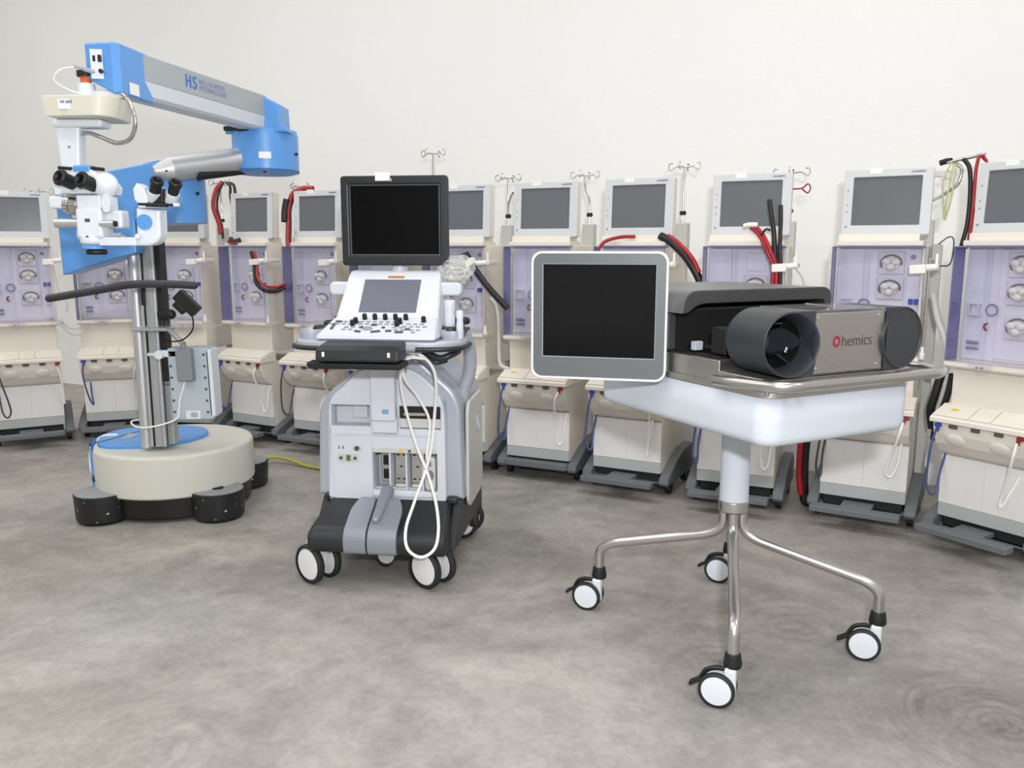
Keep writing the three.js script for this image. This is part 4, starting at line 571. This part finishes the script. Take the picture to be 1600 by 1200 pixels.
// ------------------------------------------------------------------ surgical microscope (drawn in hall coordinates, then set on its base point)
{
  const OX = -1.655, OZ = -3.985;
  const t = thing('surgical_microscope', 'blue and white surgical microscope on a long folding arm, aluminium column and round cream base', 'surgical microscope', [OX, 0, OZ]);
  const W = (name, geos, m, label, parent = t) => { const list = Array.isArray(geos) ? geos : [geos]; const g = list.length > 1 ? mergeGeometries(list.map(clean)) : list[0]; g.translate(-OX, 0, -OZ); return mk(parent, name, g, m, label); };
  const cx = -1.655, cz = -3.985;
  // base
  const pods = [[-1.895, -3.712], [-1.375, -3.752], [-1.415, -4.272], [-1.935, -4.232]];
  const bs = W('base_plate', [cyl(0.35, 0.345, 0.1, cx, 0.072, cz, 64), ...pods.map(([x, z]) => xf(box(0.2, 0.1, 0.3, 0, 0.072, 0, 0.004), g => { g.rotateY(Math.atan2(cx - x, cz - z)); g.translate(x + (cx - x) * 0.4, 0, z + (cz - z) * 0.4); }))], M.black, 'black base plate');
  for (const [x, z] of pods) {
    const p = W('foot', lathe([[0, 0.003], [0.108, 0.003], [0.116, 0.02], [0.121, 0.13], [0.118, 0.133], [0, 0.133]], 48).translate(x, 0, z), M.podBlack, 'round black foot with chipped paint');
    W('foot_cap', lathe([[0, 0.1375], [0.112, 0.1375], [0.119, 0.132], [0, 0.131]], 48).translate(x, 0, z), M.podTop, 'grey foot cap', p);
  }
  W('plug', lathe([[0, 0.143], [0.026, 0.143], [0.029, 0.137], [0, 0.137]], 24).translate(-1.375, 0, -3.752), M.rubber, 'black rubber plug');
  W('cable_box', box(0.13, 0.045, 0.09, -1.87, 0.16, -3.79, 0.004), M.black);
  W('drum', lathe([[0, 0.115], [0.362, 0.115], [0.367, 0.125], [0.367, 0.298], [0.36, 0.312], [0.345, 0.318], [0, 0.32]], 96).translate(cx, 0, cz), M.drum, 'cream round base cover');
  const cov = new THREE.Shape(); { const c = new THREE.SplineCurve([[-2.01, 3.965], [-1.955, 3.825], [-1.87, 3.772], [-1.713, 3.785], [-1.6, 3.845], [-1.535, 3.94], [-1.515, 4.05], [-1.57, 4.16], [-1.68, 4.215], [-1.82, 4.21], [-1.95, 4.15], [-2.005, 4.07], [-2.01, 3.965]].map(p => new THREE.Vector2(...p))); c.getPoints(60).slice(0, -1).forEach((p, i) => i ? cov.lineTo(p.x, p.y) : cov.moveTo(p.x, p.y)); }
  const cv = W('base_cover', plan(cov, 0.024, 0.314, 0.007, 3), M.blueBody, 'blue cover on the base');
  { const g = new THREE.CylinderGeometry(0.376, 0.376, 0.2, 24, 1, true, -Math.PI / 2 - 0.5, 1.05), g2 = new THREE.CylinderGeometry(0.368, 0.368, 0.2, 24, 1, true, -Math.PI / 2 - 0.5, 1.05); g.translate(cx, 0.228, cz); g2.translate(cx, 0.228, cz);
    const cap = [-Math.PI / 2 - 0.5, -Math.PI / 2 + 0.55].map(a => { const b = new THREE.BoxGeometry(0.009, 0.2, 0.003); b.rotateY(a - Math.PI / 2); b.translate(cx + Math.sin(a) * 0.372, 0.228, cz + Math.cos(a) * 0.372); return b; });
    W('side_cover', [g, g2, ...cap], M.blueBody, 'blue strip down the side of the base', cv); }
  W('cover_plate', [xf(box(0.05, 0.003, 0.09, -1.86, 0.339, -3.96, 0.001), g => 0)], M.scopeGrey, undefined, cv);
  W('cover_joint', [xf(box(0.004, 0.003, 0.3, 0, 0, 0, 0), g => { g.rotateY(-0.35); g.translate(-1.9, 0.3385, -3.96); })], M.glassDark, undefined, cv);
  // column: aluminium profile with dark slots
  const col = W('column', [box(0.1, 1.04, 0.1, -1.645, 0.855, -3.79, 0.006), rod([-1.688, 0.335, -3.752], [-1.688, 1.375, -3.752], 0.026, 0.026, 20)], M.alu, 'aluminium column');
  W('column_slot', [box(0.008, 1.03, 0.006, -1.647, 0.855, -3.739, 0), box(0.006, 1.03, 0.008, -1.596, 0.855, -3.76, 0)], M.glassDark, undefined, col);
  W('column_rib', [box(0.03, 1.03, 0.012, -1.624, 0.855, -3.737, 0.003)], M.aluMatte, undefined, col);
  W('cable_cover', [box(0.022, 0.72, 0.07, -1.583, 1.0, -3.79, 0.004), box(0.018, 0.08, 0.02, -1.646, 1.03, -3.728, 0.003)], M.rubber, 'black cable cover', col);
  W('cable_cover', [box(0.03, 0.28, 0.05, -1.583, 0.48, -3.8, 0.004)], M.aluMatte, undefined, col);
  // blue housing on the column
  const hs = shape([[-1.962, 1.523], [-1.672, 1.578], [-1.5, 1.61], [-1.5, 1.36], [-1.626, 1.358], [-1.63, 1.223], [-1.956, 1.127]]);
  const ho = W('arm_housing', xf(extrude(hs, 0.16, 0.006), g => g.translate(0, 0, -3.812)), M.blueBody, 'blue arm housing');
  { const g = new THREE.CylinderGeometry(0.133, 0.133, 0.28, 48, 1); const p = g.attributes.position; for (let i = 0; i < p.count; i++) { if (p.getY(i) > 0) p.setY(i, p.getY(i) + 0.15 * p.getX(i) - 0.015); else p.setY(i, p.getY(i) + 0.05 * p.getX(i)); } g.computeVertexNormals(); g.translate(-1.5, 1.487, -3.785); W('pivot_cover', g, M.blueBody, undefined, ho); }
  W('housing_knob', new THREE.SphereGeometry(0.008, 10, 8).translate(-1.372, 1.478, -3.72), M.rubber, undefined, ho);
  // lower arm
  const A0 = V(-1.445, 1.572, -3.615), A1 = V(-1.2, 1.633, -3.83), A9 = A0.clone().addScaledVector(A1.clone().sub(A0).normalize(), -0.07);
  const la = W('lower_arm', [rod(A0, A1, 0.053, 0.053, 32), rod(A9, A0, 0.02, 0.053, 32)], M.alu, 'aluminium lower arm');
  const off = (v, y, z) => V(v.x, v.y + y, v.z + z);
  W('arm_slot', [rod(off(A0, -0.012, 0.049), off(A1, -0.012, 0.049), 0.004)], M.glassDark, undefined, la);
  W('arm_underside', [rod(off(A0, -0.046, 0.005).add(V(0.1, 0.022, -0.05)), off(A1, -0.046, 0.005), 0.02)], M.rubber, undefined, la);
  // blue elbow
  const el = W('elbow', [cyl(0.145, 0.145, 0.165, -1.118, 1.662, -3.9, 56), lathe([[0, 1.566], [0.118, 1.572], [0.145, 1.58], [0.145, 1.59], [0, 1.59]], 56).translate(-1.118, 0, -3.9)], M.blueBody, 'blue elbow joint');
  const es = shape([[-1.155, 1.745], [-1.16, 1.905], [-1.1, 1.905], [-1.015, 1.862], [-1.012, 1.775], [-0.985, 1.762], [-0.98, 1.745]]);
  W('elbow_cap', [xf(extrude(es, 0.16, 0.008), g => g.translate(0, 0, -3.94)), cyl(0.14, 0.1425, 0.02, -1.118, 1.752, -3.9, 56)], M.blueBody, undefined, el);
  W('elbow_cheek', [xf(extrude(shape([[-1.275, 1.745], [-1.262, 1.8], [-1.2, 1.8], [-1.2, 1.745]]), 0.05, 0.01), g => g.translate(0, 0, -3.87))], M.blueBody, undefined, el);
  W('elbow_slot', box(0.12, 0.02, 0.02, -1.2, 1.758, -3.772, 0.004), M.rubber, undefined, el);
  W('elbow_label', xf(box(0.052, 0.028, 0.001, 0, 0, 0, 0), g => { g.rotateY(0.25); g.translate(-1.082, 1.645, -3.7585); }), M.sticker, 'white elbow label', el);
  W('elbow_screw', [new THREE.SphereGeometry(0.007, 10, 8).translate(-0.972, 1.66, -3.87), new THREE.SphereGeometry(0.008, 10, 8).translate(-1.09, 1.578, -3.77)], M.rubber, undefined, el);
  // upper arm beam from the elbow to the front box
  const beamDir = V(0.18, 0, -0.78).normalize(), L = 0.86, ang = Math.atan2(beamDir.x, beamDir.z);
  const along = (g, r) => { g.rotateY(ang - Math.PI); g.translate(-1.325 + r.x, r.y, -2.98 + r.z); return g; };       // beam runs along local -z
  const B0 = (w, h, d, x, y, z, rr) => box(w, h, d, x, y, z - d / 2, rr);
  const ua = W('upper_arm', along(B0(0.115, 0.088, L, 0, 1.856, 0, 0.004), V(0, 0, 0)), M.armGrey, 'grey upper arm beam');
  const lowShape = shape([[-0.0575, 1.812], [0.0575, 1.812], [0.052, 1.765], [0.04, 1.755], [-0.04, 1.755], [-0.052, 1.765]]);
  W('arm_lower_half', along(xf(extrude(lowShape, L, 0.002), g => g.translate(0, 0, -L)), V(0, 0, 0)), M.armWhite, 'white lower half of the arm', ua);
  W('arm_top', along(B0(0.105, 0.006, L - 0.02, 0, 1.902, -0.01, 0.002), V(0, 0, 0)), M.armWhite, undefined, ua);
  const sideText = (g) => along(xf(g, q => { q.rotateY(Math.PI / 2); }), V(0, 0, 0));
  W('logo', sideText(words('HS', 0.046, 0.3, 1.858, 0.058, true)), M.logoBlue.clone(), 'blue letter logo', ua).material.color.set(0x3f74c4);
  W('lettering', sideText(mergeGeometries([clean(words('MÖLLER-WEDEL', 0.0185, 0.35, 1.871, 0.058, false, 0.0006, false)), clean(words('INTERNATIONAL', 0.0185, 0.35, 1.846, 0.058, false, 0.0006, false))])), mat(0x7f8cbb, 0.5), undefined, ua);
  // blue front box with switch plate
  const fb = new THREE.Shape(); [[-1.39, 2.85], [-1.3, 2.835], [-1.278, 2.85], [-1.258, 3.04], [-1.37, 3.06]].forEach(([x, z], i) => i ? fb.lineTo(x, z) : fb.moveTo(x, z));
  const fx = (() => { const g = plan(fb, 0.16, 1.744, 0.006, 2), p = g.attributes.position; for (let i = 0; i < p.count; i++) if (p.getY(i) < 1.78 && p.getX(i) < -1.34) p.setY(i, p.getY(i) + (-1.34 - p.getX(i)) * 1.0); g.computeVertexNormals(); return g; })();
  const bx = W('front_box', fx, M.blueBody, 'blue box at the arm end');
  const faceA = Math.atan2(0.015, 0.09);
  const onFace = (g, x, y, d = 0) => { g.rotateY(faceA); g.translate(x, y, -2.85 + 0.0165 * ((x + 1.39) / 0.09) + 0.0035 + d); return g; };
  W('switch_plate', onFace(box(0.042, 0.092, 0.003, 0, 0, 0, 0.001), -1.348, 1.835), M.scopeWhite, 'white switch plate', bx);
  for (const x of [-1.3575, -1.338]) W('rocker_switch', onFace(box(0.012, 0.022, 0.006, 0, 0, 0, 0.002), x, 1.852, 0.002), M.rubber, 'black rocker switch', bx);
  W('socket', onFace(xf(cyl(0.007, 0.007, 0.008, 0, 0, 0, 16), g => g.rotateX(Math.PI / 2)), -1.336, 1.812, 0.003), M.rubber, undefined, bx);
  W('plug', [rod([-1.36, 1.81, -2.84], [-1.385, 1.816, -2.815], 0.007), rod([-1.385, 1.816, -2.815], [-1.405, 1.822, -2.8], 0.0055)], M.scopeGrey, undefined, bx);
  W('warning_label', xf(box(0.058, 0.038, 0.001, 0, 0, 0, 0), g => { g.rotateY(Math.PI / 2 - 0.105); g.translate(-1.2685, 1.77, -2.92); }), M.sticker, 'white warning label', bx);
  W('warning_mark', xf(new THREE.CircleGeometry(0.007, 3, Math.PI / 2), g => { g.rotateY(Math.PI / 2 - 0.105); g.translate(-1.267, 1.762, -2.94); }), mat(0xe0a020, 0.5), 'yellow warning triangle', bx);
  // suspension knob, stem
  W('stem', [cyl(0.026, 0.03, 0.05, -1.4, 1.752, -2.86, 24), box(0.13, 0.025, 0.05, -1.345, 1.745, -2.88, 0.006)], M.scopeWhite);
  const kb = W('knob', [cyl(0.024, 0.024, 0.018, -1.4, 1.808, -2.86, 12), ...[0, 1, 2, 3, 4, 5, 6, 7].map(k => cyl(0.005, 0.005, 0.018, -1.4 + 0.023 * Math.cos(k * Math.PI / 4), 1.808, -2.86 + 0.023 * Math.sin(k * Math.PI / 4), 8))], M.rubber, 'black knurled knob');
  W('knob_collar', cyl(0.016, 0.018, 0.024, -1.4, 1.788, -2.86, 20), M.orange, 'orange collar', kb);
  // cream control housing under the arm
  const ps = new THREE.Shape(); ps.moveTo(-1.515, 2.79); ps.lineTo(-1.34, 2.77); ps.bezierCurveTo(-1.29, 2.77, -1.275, 2.83, -1.285, 2.9); ps.lineTo(-1.3, 2.97); ps.lineTo(-1.51, 2.96); ps.closePath();
  const pl = W('control_housing', (() => { const g = plan(ps, 0.066, 1.664, 0.004, 2), p = g.attributes.position; for (let i = 0; i < p.count; i++) { const k = (1.73 - p.getY(i)) / 0.066; p.setX(i, -1.4 + (p.getX(i) + 1.4) * (1 - 0.12 * k)); } g.computeVertexNormals(); return g; })(), M.creamPlate, 'cream control housing');
  W('housing_label', xf(box(0.068, 0.03, 0.001, 0, 0, 0, 0), g => { g.rotateY(0.115); g.rotateX(0.0); g.translate(-1.42, 1.7, -2.7785); }), M.sticker, 'white label with small print', pl);
  W('housing_lettering', [xf(words('HS MÖLLER', 0.0085, 0, 0, 0, true), g => { g.rotateY(0.115); g.translate(-1.415, 1.7085, -2.7778); })], M.logoBlue, undefined, pl);
  // white bracket carrying the head
  W('bracket', [xf(box(0.165, 0.026, 0.075, -1.43, 1.65, -2.87, 0.01, 3), g => 0), xf(extrude(shape([[-1.512, 1.66], [-1.43, 1.655], [-1.44, 1.5], [-1.432, 1.44], [-1.5, 1.44]]), 0.05, 0.008), g => g.translate(0, 0, -2.9))], M.scopeWhite, 'pale bracket');
  W('bracket_mark', box(0.008, 0.008, 0.001, -1.468, 1.575, -2.8495, 0), M.turquoise);
  // optical head
  const eye = (name, top, bottom, r, parent) => {
    const P = V(...top), Q = V(...bottom), d = P.clone().sub(Q), at = k => Q.clone().addScaledVector(d, k);
    const b = W(name, [rod(Q, at(0.42), r * 0.95, r * 1.08, 28), rod(at(0.36), at(0.44), r * 1.14, r * 1.14, 28)], M.scopeWhite, undefined, parent);
    W('eyecup', [rod(at(0.44), at(0.8), r * 0.92, r * 0.95, 28), rod(at(0.8), at(0.86), r * 1.0, r * 1.12, 28), (() => { const a = at(0.86), n = d.clone().normalize(); const g = lathe([[r * 0.55, 0], [r * 1.13, 0], [r * 1.13, 0.008], [r * 0.9, 0.014], [r * 0.7, 0.012], [r * 0.55, 0.002]], 28); g.applyQuaternion(new THREE.Quaternion().setFromUnitVectors(V(0, 1, 0), n)); g.translate(a.x, a.y, a.z); return g; })()], M.rubber, 'black eyecup', b);
    W('eye_lens', rod(at(0.84), at(0.868), r * 0.56, r * 0.56, 24), M.glassDark, undefined, b);
    return b;
  };
  const bino = W('binocular_body', [xf(extrude(shape([[-1.478, 1.418], [-1.478, 1.45], [-1.43, 1.5], [-1.37, 1.5], [-1.32, 1.47], [-1.3, 1.44], [-1.305, 1.418]]), 0.08, 0.012), g => g.translate(0, 0, -2.86)), xf(new THREE.SphereGeometry(0.042, 24, 16), g => { g.scale(1, 1, 0.9); g.translate(-1.335, 1.448, -2.8); })], M.scopeWhite, 'white binocular body');
  eye('eyepiece', [-1.455, 1.472, -2.735], [-1.412, 1.437, -2.825], 0.024, bino); eye('eyepiece', [-1.385, 1.464, -2.73], [-1.343, 1.432, -2.825], 0.024, bino);
  W('blue_cap', xf(box(0.06, 0.03, 0.06, -1.4, 1.496, -2.81, 0.008, 2), g => 0), M.blueBody, undefined, bino);
  W('lever', rod([-1.478, 1.503, -2.79], [-1.436, 1.5, -2.79], 0.0055), M.rubber, 'black lever', bino); W('lever', rod([-1.375, 1.502, -2.79], [-1.33, 1.497, -2.79], 0.006), M.rubber, 'black lever', bino);
  const md = W('zoom_bridge', [box(0.046, 0.04, 0.05, -1.49, 1.392, -2.8, 0.008, 2), box(0.05, 0.04, 0.05, -1.485, 1.436, -2.83, 0.008, 2), box(0.08, 0.044, 0.06, -1.38, 1.393, -2.8, 0.006, 2), xf(cyl(0.03, 0.03, 0.024, 0, 0, 0, 28), g => { g.scale(0.5, 1, 1); g.rotateX(Math.PI / 2); g.translate(-1.323, 1.389, -2.78); }), box(0.03, 0.05, 0.05, -1.325, 1.389, -2.81, 0.01, 2)], M.scopeWhite, 'white zoom bridge');
  W('knurled_ring', [rod([-1.466, 1.388, -2.795], [-1.448, 1.386, -2.795], 0.03, 0.031, 24), rod([-1.446, 1.386, -2.795], [-1.422, 1.384, -2.795], 0.032, 0.031, 24), rod([-1.44, 1.386, -2.795], [-1.418, 1.384, -2.795], 0.028, 0.028, 24), ...Array.from({ length: 16 }, (_, k) => { const a = k * Math.PI / 8, y = 0.031 * Math.cos(a), z = 0.031 * Math.sin(a); return rod([-1.464, 1.388 + y, -2.795 + z], [-1.45, 1.387 + y, -2.795 + z], 0.0025, 0.0025, 6); })], M.chromePost, 'knurled metal ring', md);
  const mb = W('main_body', [box(0.085, 0.098, 0.085, -1.381, 1.325, -2.805, 0.01, 3), box(0.06, 0.06, 0.06, -1.318, 1.338, -2.83, 0.01, 2), box(0.05, 0.07, 0.05, -1.45, 1.345, -2.86, 0.012, 2), box(0.04, 0.04, 0.05, -1.445, 1.29, -2.86, 0.012, 2), lathe([[0, 1.255], [0.038, 1.255], [0.0425, 1.265], [0.0425, 1.283], [0.036, 1.288], [0, 1.288]], 32).translate(-1.386, 0, -2.8)], M.scopeWhite, 'white microscope body');
  W('side_tube', [rod([-1.503, 1.326, -2.79], [-1.424, 1.326, -2.79], 0.0155, 0.0155, 24), rod([-1.44, 1.326, -2.79], [-1.424, 1.326, -2.79], 0.0125, 0.0125, 20)], M.alu, 'metal side tube', mb);
  W('side_tube', [rod([-1.345, 1.323, -2.765], [-1.298, 1.323, -2.765], 0.01, 0.012, 24)], M.alu, 'metal side tube', mb);
  W('tube_tip', rod([-1.298, 1.323, -2.765], [-1.29, 1.323, -2.765], 0.009, 0.009, 20), M.rubber, undefined, mb);
  W('window', box(0.016, 0.011, 0.002, -1.384, 1.334, -2.7625, 0), M.keyDark, undefined, mb);
  W('mark', [box(0.008, 0.006, 0.001, -1.386, 1.282, -2.757, 0)], M.keyDark, undefined, mb);
  W('focus_screws', [rod([-1.33, 1.286, -2.79], [-1.29, 1.288, -2.79], 0.007, 0.007, 14), rod([-1.295, 1.278, -2.8], [-1.283, 1.278, -2.8], 0.01, 0.01, 14)], M.scopeGrey, undefined, mb);
  W('blue_ring', lathe([[0, 1.24], [0.036, 1.24], [0.038, 1.243], [0.038, 1.256], [0, 1.256]], 32).translate(-1.386, 0, -2.8), M.blueBody, 'blue ring', mb);
  W('objective', lathe([[0, 1.223], [0.03, 1.223], [0.033, 1.228], [0.033, 1.236], [0.026, 1.24], [0, 1.24]], 32).translate(-1.38, 0, -2.8), M.rubber, 'black objective', mb);
  // assistant scope on a side bar
  W('side_bar', [box(0.125, 0.028, 0.03, -1.298, 1.266, -2.79, 0.004, 2)], M.scopeWhite);
  const as = W('assistant_scope', [xf(extrude((() => { const s = new THREE.Shape(); s.moveTo(-1.234, 1.374); s.lineTo(-1.156, 1.368); s.lineTo(-1.158, 1.3); s.bezierCurveTo(-1.158, 1.265, -1.18, 1.252, -1.21, 1.252); s.lineTo(-1.238, 1.252); s.closePath(); return s; })(), 0.065, 0.008), g => g.translate(0, 0, -2.85))], M.scopeWhite, 'white assistant scope');
  W('dial', xf(cyl(0.025, 0.025, 0.006, 0, 0, 0, 36), g => { g.rotateX(Math.PI / 2); g.translate(-1.207, 1.329, -2.783); }), M.blueBody, 'blue dial', as);
  W('boss', xf(cyl(0.0085, 0.0085, 0.01, 0, 0, 0, 18), g => { g.rotateX(Math.PI / 2); g.translate(-1.228, 1.283, -2.775); }), M.scopeWhite, undefined, as);
  const ab = W('assistant_binocular', [xf(extrude(shape([[-1.238, 1.435], [-1.225, 1.454], [-1.205, 1.44], [-1.19, 1.41], [-1.192, 1.38], [-1.215, 1.376], [-1.235, 1.4]]), 0.07, 0.006), g => g.translate(0, 0, -2.85)), box(0.07, 0.012, 0.06, -1.19, 1.38, -2.81, 0.004)], M.scopeWhite, undefined);
  W('blue_cap', box(0.07, 0.035, 0.05, -1.185, 1.425, -2.83, 0.006), M.blueBody, undefined, ab);
  W('hinge', box(0.05, 0.05, 0.05, -1.165, 1.412, -2.805, 0.006), M.rubber, undefined, ab);
  eye('eyepiece', [-1.146, 1.462, -2.76], [-1.182, 1.4, -2.795], 0.019, ab); eye('eyepiece', [-1.086, 1.456, -2.76], [-1.122, 1.394, -2.795], 0.019, ab);
  W('lever', [rod([-1.215, 1.386, -2.765], [-1.1, 1.383, -2.765], 0.004), rod([-1.19, 1.384, -2.765], [-1.12, 1.382, -2.765], 0.0065)], M.rubber, 'black lever', ab);
  W('lever_tip', rod([-1.1, 1.383, -2.765], [-1.082, 1.383, -2.765], 0.006), M.scopeWhite, undefined, ab);
  // cables at the head
  W('flexible_conduit', tube([[-1.3, 1.752, -2.86], [-1.265, 1.735, -2.84], [-1.24, 1.69, -2.83], [-1.235, 1.645, -2.83], [-1.26, 1.6, -2.84], [-1.31, 1.588, -2.85], [-1.37, 1.61, -2.86], [-1.41, 1.622, -2.865], [-1.45, 1.615, -2.87]], 0.007, 80, 10), M.chromePost, 'grey metal conduit');
  W('thin_cable', tube([[-1.4, 1.82, -2.805], [-1.44, 1.81, -2.79], [-1.468, 1.785, -2.79], [-1.46, 1.765, -2.8], [-1.42, 1.745, -2.81], [-1.37, 1.735, -2.83], [-1.33, 1.74, -2.86]], 0.0025, 60, 6), M.hoseWhite, 'thin white cable');
  // hand rail
  W('grip_rail', [tube([[-1.94, 1.035, -3.5], [-1.85, 1.05, -3.5], [-1.74, 1.068, -3.5], [-1.64, 1.086, -3.5], [-1.57, 1.094, -3.5], [-1.46, 1.094, -3.52], [-1.345, 1.087, -3.54]], 0.0165, 70, 14), new THREE.SphereGeometry(0.0165, 14, 10).translate(-1.94, 1.035, -3.5), new THREE.SphereGeometry(0.0165, 14, 10).translate(-1.345, 1.087, -3.54), rod([-1.6, 1.09, -3.5], [-1.62, 1.09, -3.75], 0.012)], M.grip, 'dark grey curved grip rail');
  // shelf and adapter
  const sf = W('shelf', [box(0.34, 0.006, 0.14, -1.47, 0.903, -3.7, 0.002)], M.acrylic, 'clear shelf');
  W('shelf_bracket', [box(0.16, 0.014, 0.1, -1.6, 0.888, -3.7, 0.004), rod([-1.52, 0.885, -3.68], [-1.455, 0.825, -3.66], 0.012)], M.aluMatte, undefined, sf);
  W('ball_clamp', [rod([-1.555, 0.953, -3.67], [-1.515, 0.953, -3.67], 0.024, 0.024, 20), new THREE.SphereGeometry(0.022, 18, 12).translate(-1.5, 0.955, -3.66), rod([-1.545, 0.906, -3.67], [-1.545, 0.95, -3.67], 0.012)], M.rubber, 'black ball clamp');
  const ad = W('adapter', [xf(box(0.115, 0.055, 0.04, 0, 0, 0, 0.004), g => { g.rotateZ(-0.95 + 0.15); g.translate(-1.425, 1.005, -3.66); }), xf(box(0.06, 0.03, 0.03, 0, 0, 0, 0.006), g => { g.rotateZ(-0.8); g.translate(-1.455, 0.985, -3.65); })], M.rubber, 'black power adapter');
  W('adapter_cable', tube([[-1.41, 0.962, -3.66], [-1.4, 0.92, -3.65], [-1.41, 0.88, -3.65], [-1.45, 0.845, -3.65], [-1.5, 0.835, -3.66], [-1.545, 0.845, -3.68], [-1.57, 0.88, -3.7]], 0.0035, 50, 6), M.rubber, undefined, ad);
  // control box hanging on a side bracket
  W('box_bracket', [box(0.14, 0.03, 0.03, -1.51, 0.778, -3.69, 0.004), rod([-1.64, 0.768, -3.73], [-1.565, 0.772, -3.69], 0.009), xf(cyl(0.02, 0.02, 0.03, 0, 0, 0, 20), g => { g.rotateX(Math.PI / 2); g.translate(-1.57, 0.774, -3.68); })], M.scopeWhite, 'white bracket');
  const cbx = W('control_box', [xf(box(0.185, 0.325, 0.09, 0, 0, 0, 0.006), g => { g.rotateZ(0.02); g.translate(-1.44, 0.642, -3.72); })], M.boxBlue, 'pale blue grey control box');
  W('box_side', [xf(box(0.03, 0.31, 0.1, 0, 0, 0, 0.01), g => { g.rotateZ(0.02); g.translate(-1.353, 0.644, -3.725); })], M.scopeWhite, undefined, cbx);
  for (let i = 0; i < 6; i++) for (const x of [-1.522, -1.372]) W('screw', xf(cyl(0.0055, 0.0055, 0.004, 0, 0, 0, 12), g => { g.rotateX(Math.PI / 2); g.translate(x + 0.004 - i * 0.001, 0.515 + i * 0.052, -3.6735); }), M.keyDark, undefined, cbx);
  W('type_label', [box(0.066, 0.038, 0.001, -1.435, 0.502, -3.6738, 0)], M.scopeWhite, undefined, cbx);
  W('type_print', [box(0.03, 0.022, 0.001, -1.43, 0.502, -3.6732, 0)], M.scopeGrey, undefined, cbx);
  W('grey_module', [xf(box(0.07, 0.145, 0.04, 0, 0, 0, 0.006), g => { g.rotateZ(0.03); g.translate(-1.447, 0.733, -3.65); }), rod([-1.45, 0.8, -3.65], [-1.45, 0.83, -3.65], 0.012)], M.boxGrey, 'dark grey module on the box', cbx);
  W('module_cable', tube([[-1.455, 0.66, -3.65], [-1.46, 0.63, -3.645], [-1.48, 0.58, -3.65], [-1.49, 0.53, -3.655], [-1.5, 0.49, -3.65], [-1.56, 0.465, -3.64], [-1.64, 0.45, -3.64], [-1.7, 0.455, -3.66], [-1.725, 0.468, -3.7], [-1.7, 0.46, -3.78]], 0.004, 80, 8), M.hoseWhite, 'white cable', cbx);
  W('base_cable', tube([[-1.93, 0.34, -3.98], [-2.0, 0.335, -3.96], [-2.045, 0.28, -3.94], [-2.05, 0.22, -3.93], [-2.03, 0.17, -3.9], [-1.98, 0.15, -3.86]], 0.006, 50, 8), M.hoseWhite, 'white cable');
  W('base_cable', tube([[-1.96, 0.2, -3.8], [-1.965, 0.175, -3.78], [-1.95, 0.165, -3.77], [-1.92, 0.165, -3.78]], 0.005, 30, 8), M.rubber);
  W('rear_plug', [cyl(0.01, 0.012, 0.03, -1.49, 0.152, -4.24, 12), box(0.05, 0.03, 0.03, -1.4, 0.155, -4.24, 0.004)], M.rubber);
}
// yellow green cord on the floor
{
  const o = thing('power_cord', 'yellow green earth cord lying on the floor between the microscope and the ultrasound scanner', 'cord', [-1.3, 0, -4.5]);
  const g = tube([[-1.36, 0.012, -4.4], [-1.4, 0.012, -4.55], [-1.425, 0.03, -4.7], [-1.37, 0.035, -4.72], [-1.28, 0.03, -4.68], [-1.19, 0.012, -4.63], [-1.1, 0.012, -4.57], [-0.95, 0.012, -4.5]], 0.0095, 80, 8); g.translate(1.3, 0, 4.5);
  mk(o, 'cord', g, M.cordYellow);
}

scene.traverse(o => { if (o.isMesh) { o.castShadow = true; o.receiveShadow = true; } });
renderer.render(scene, camera);
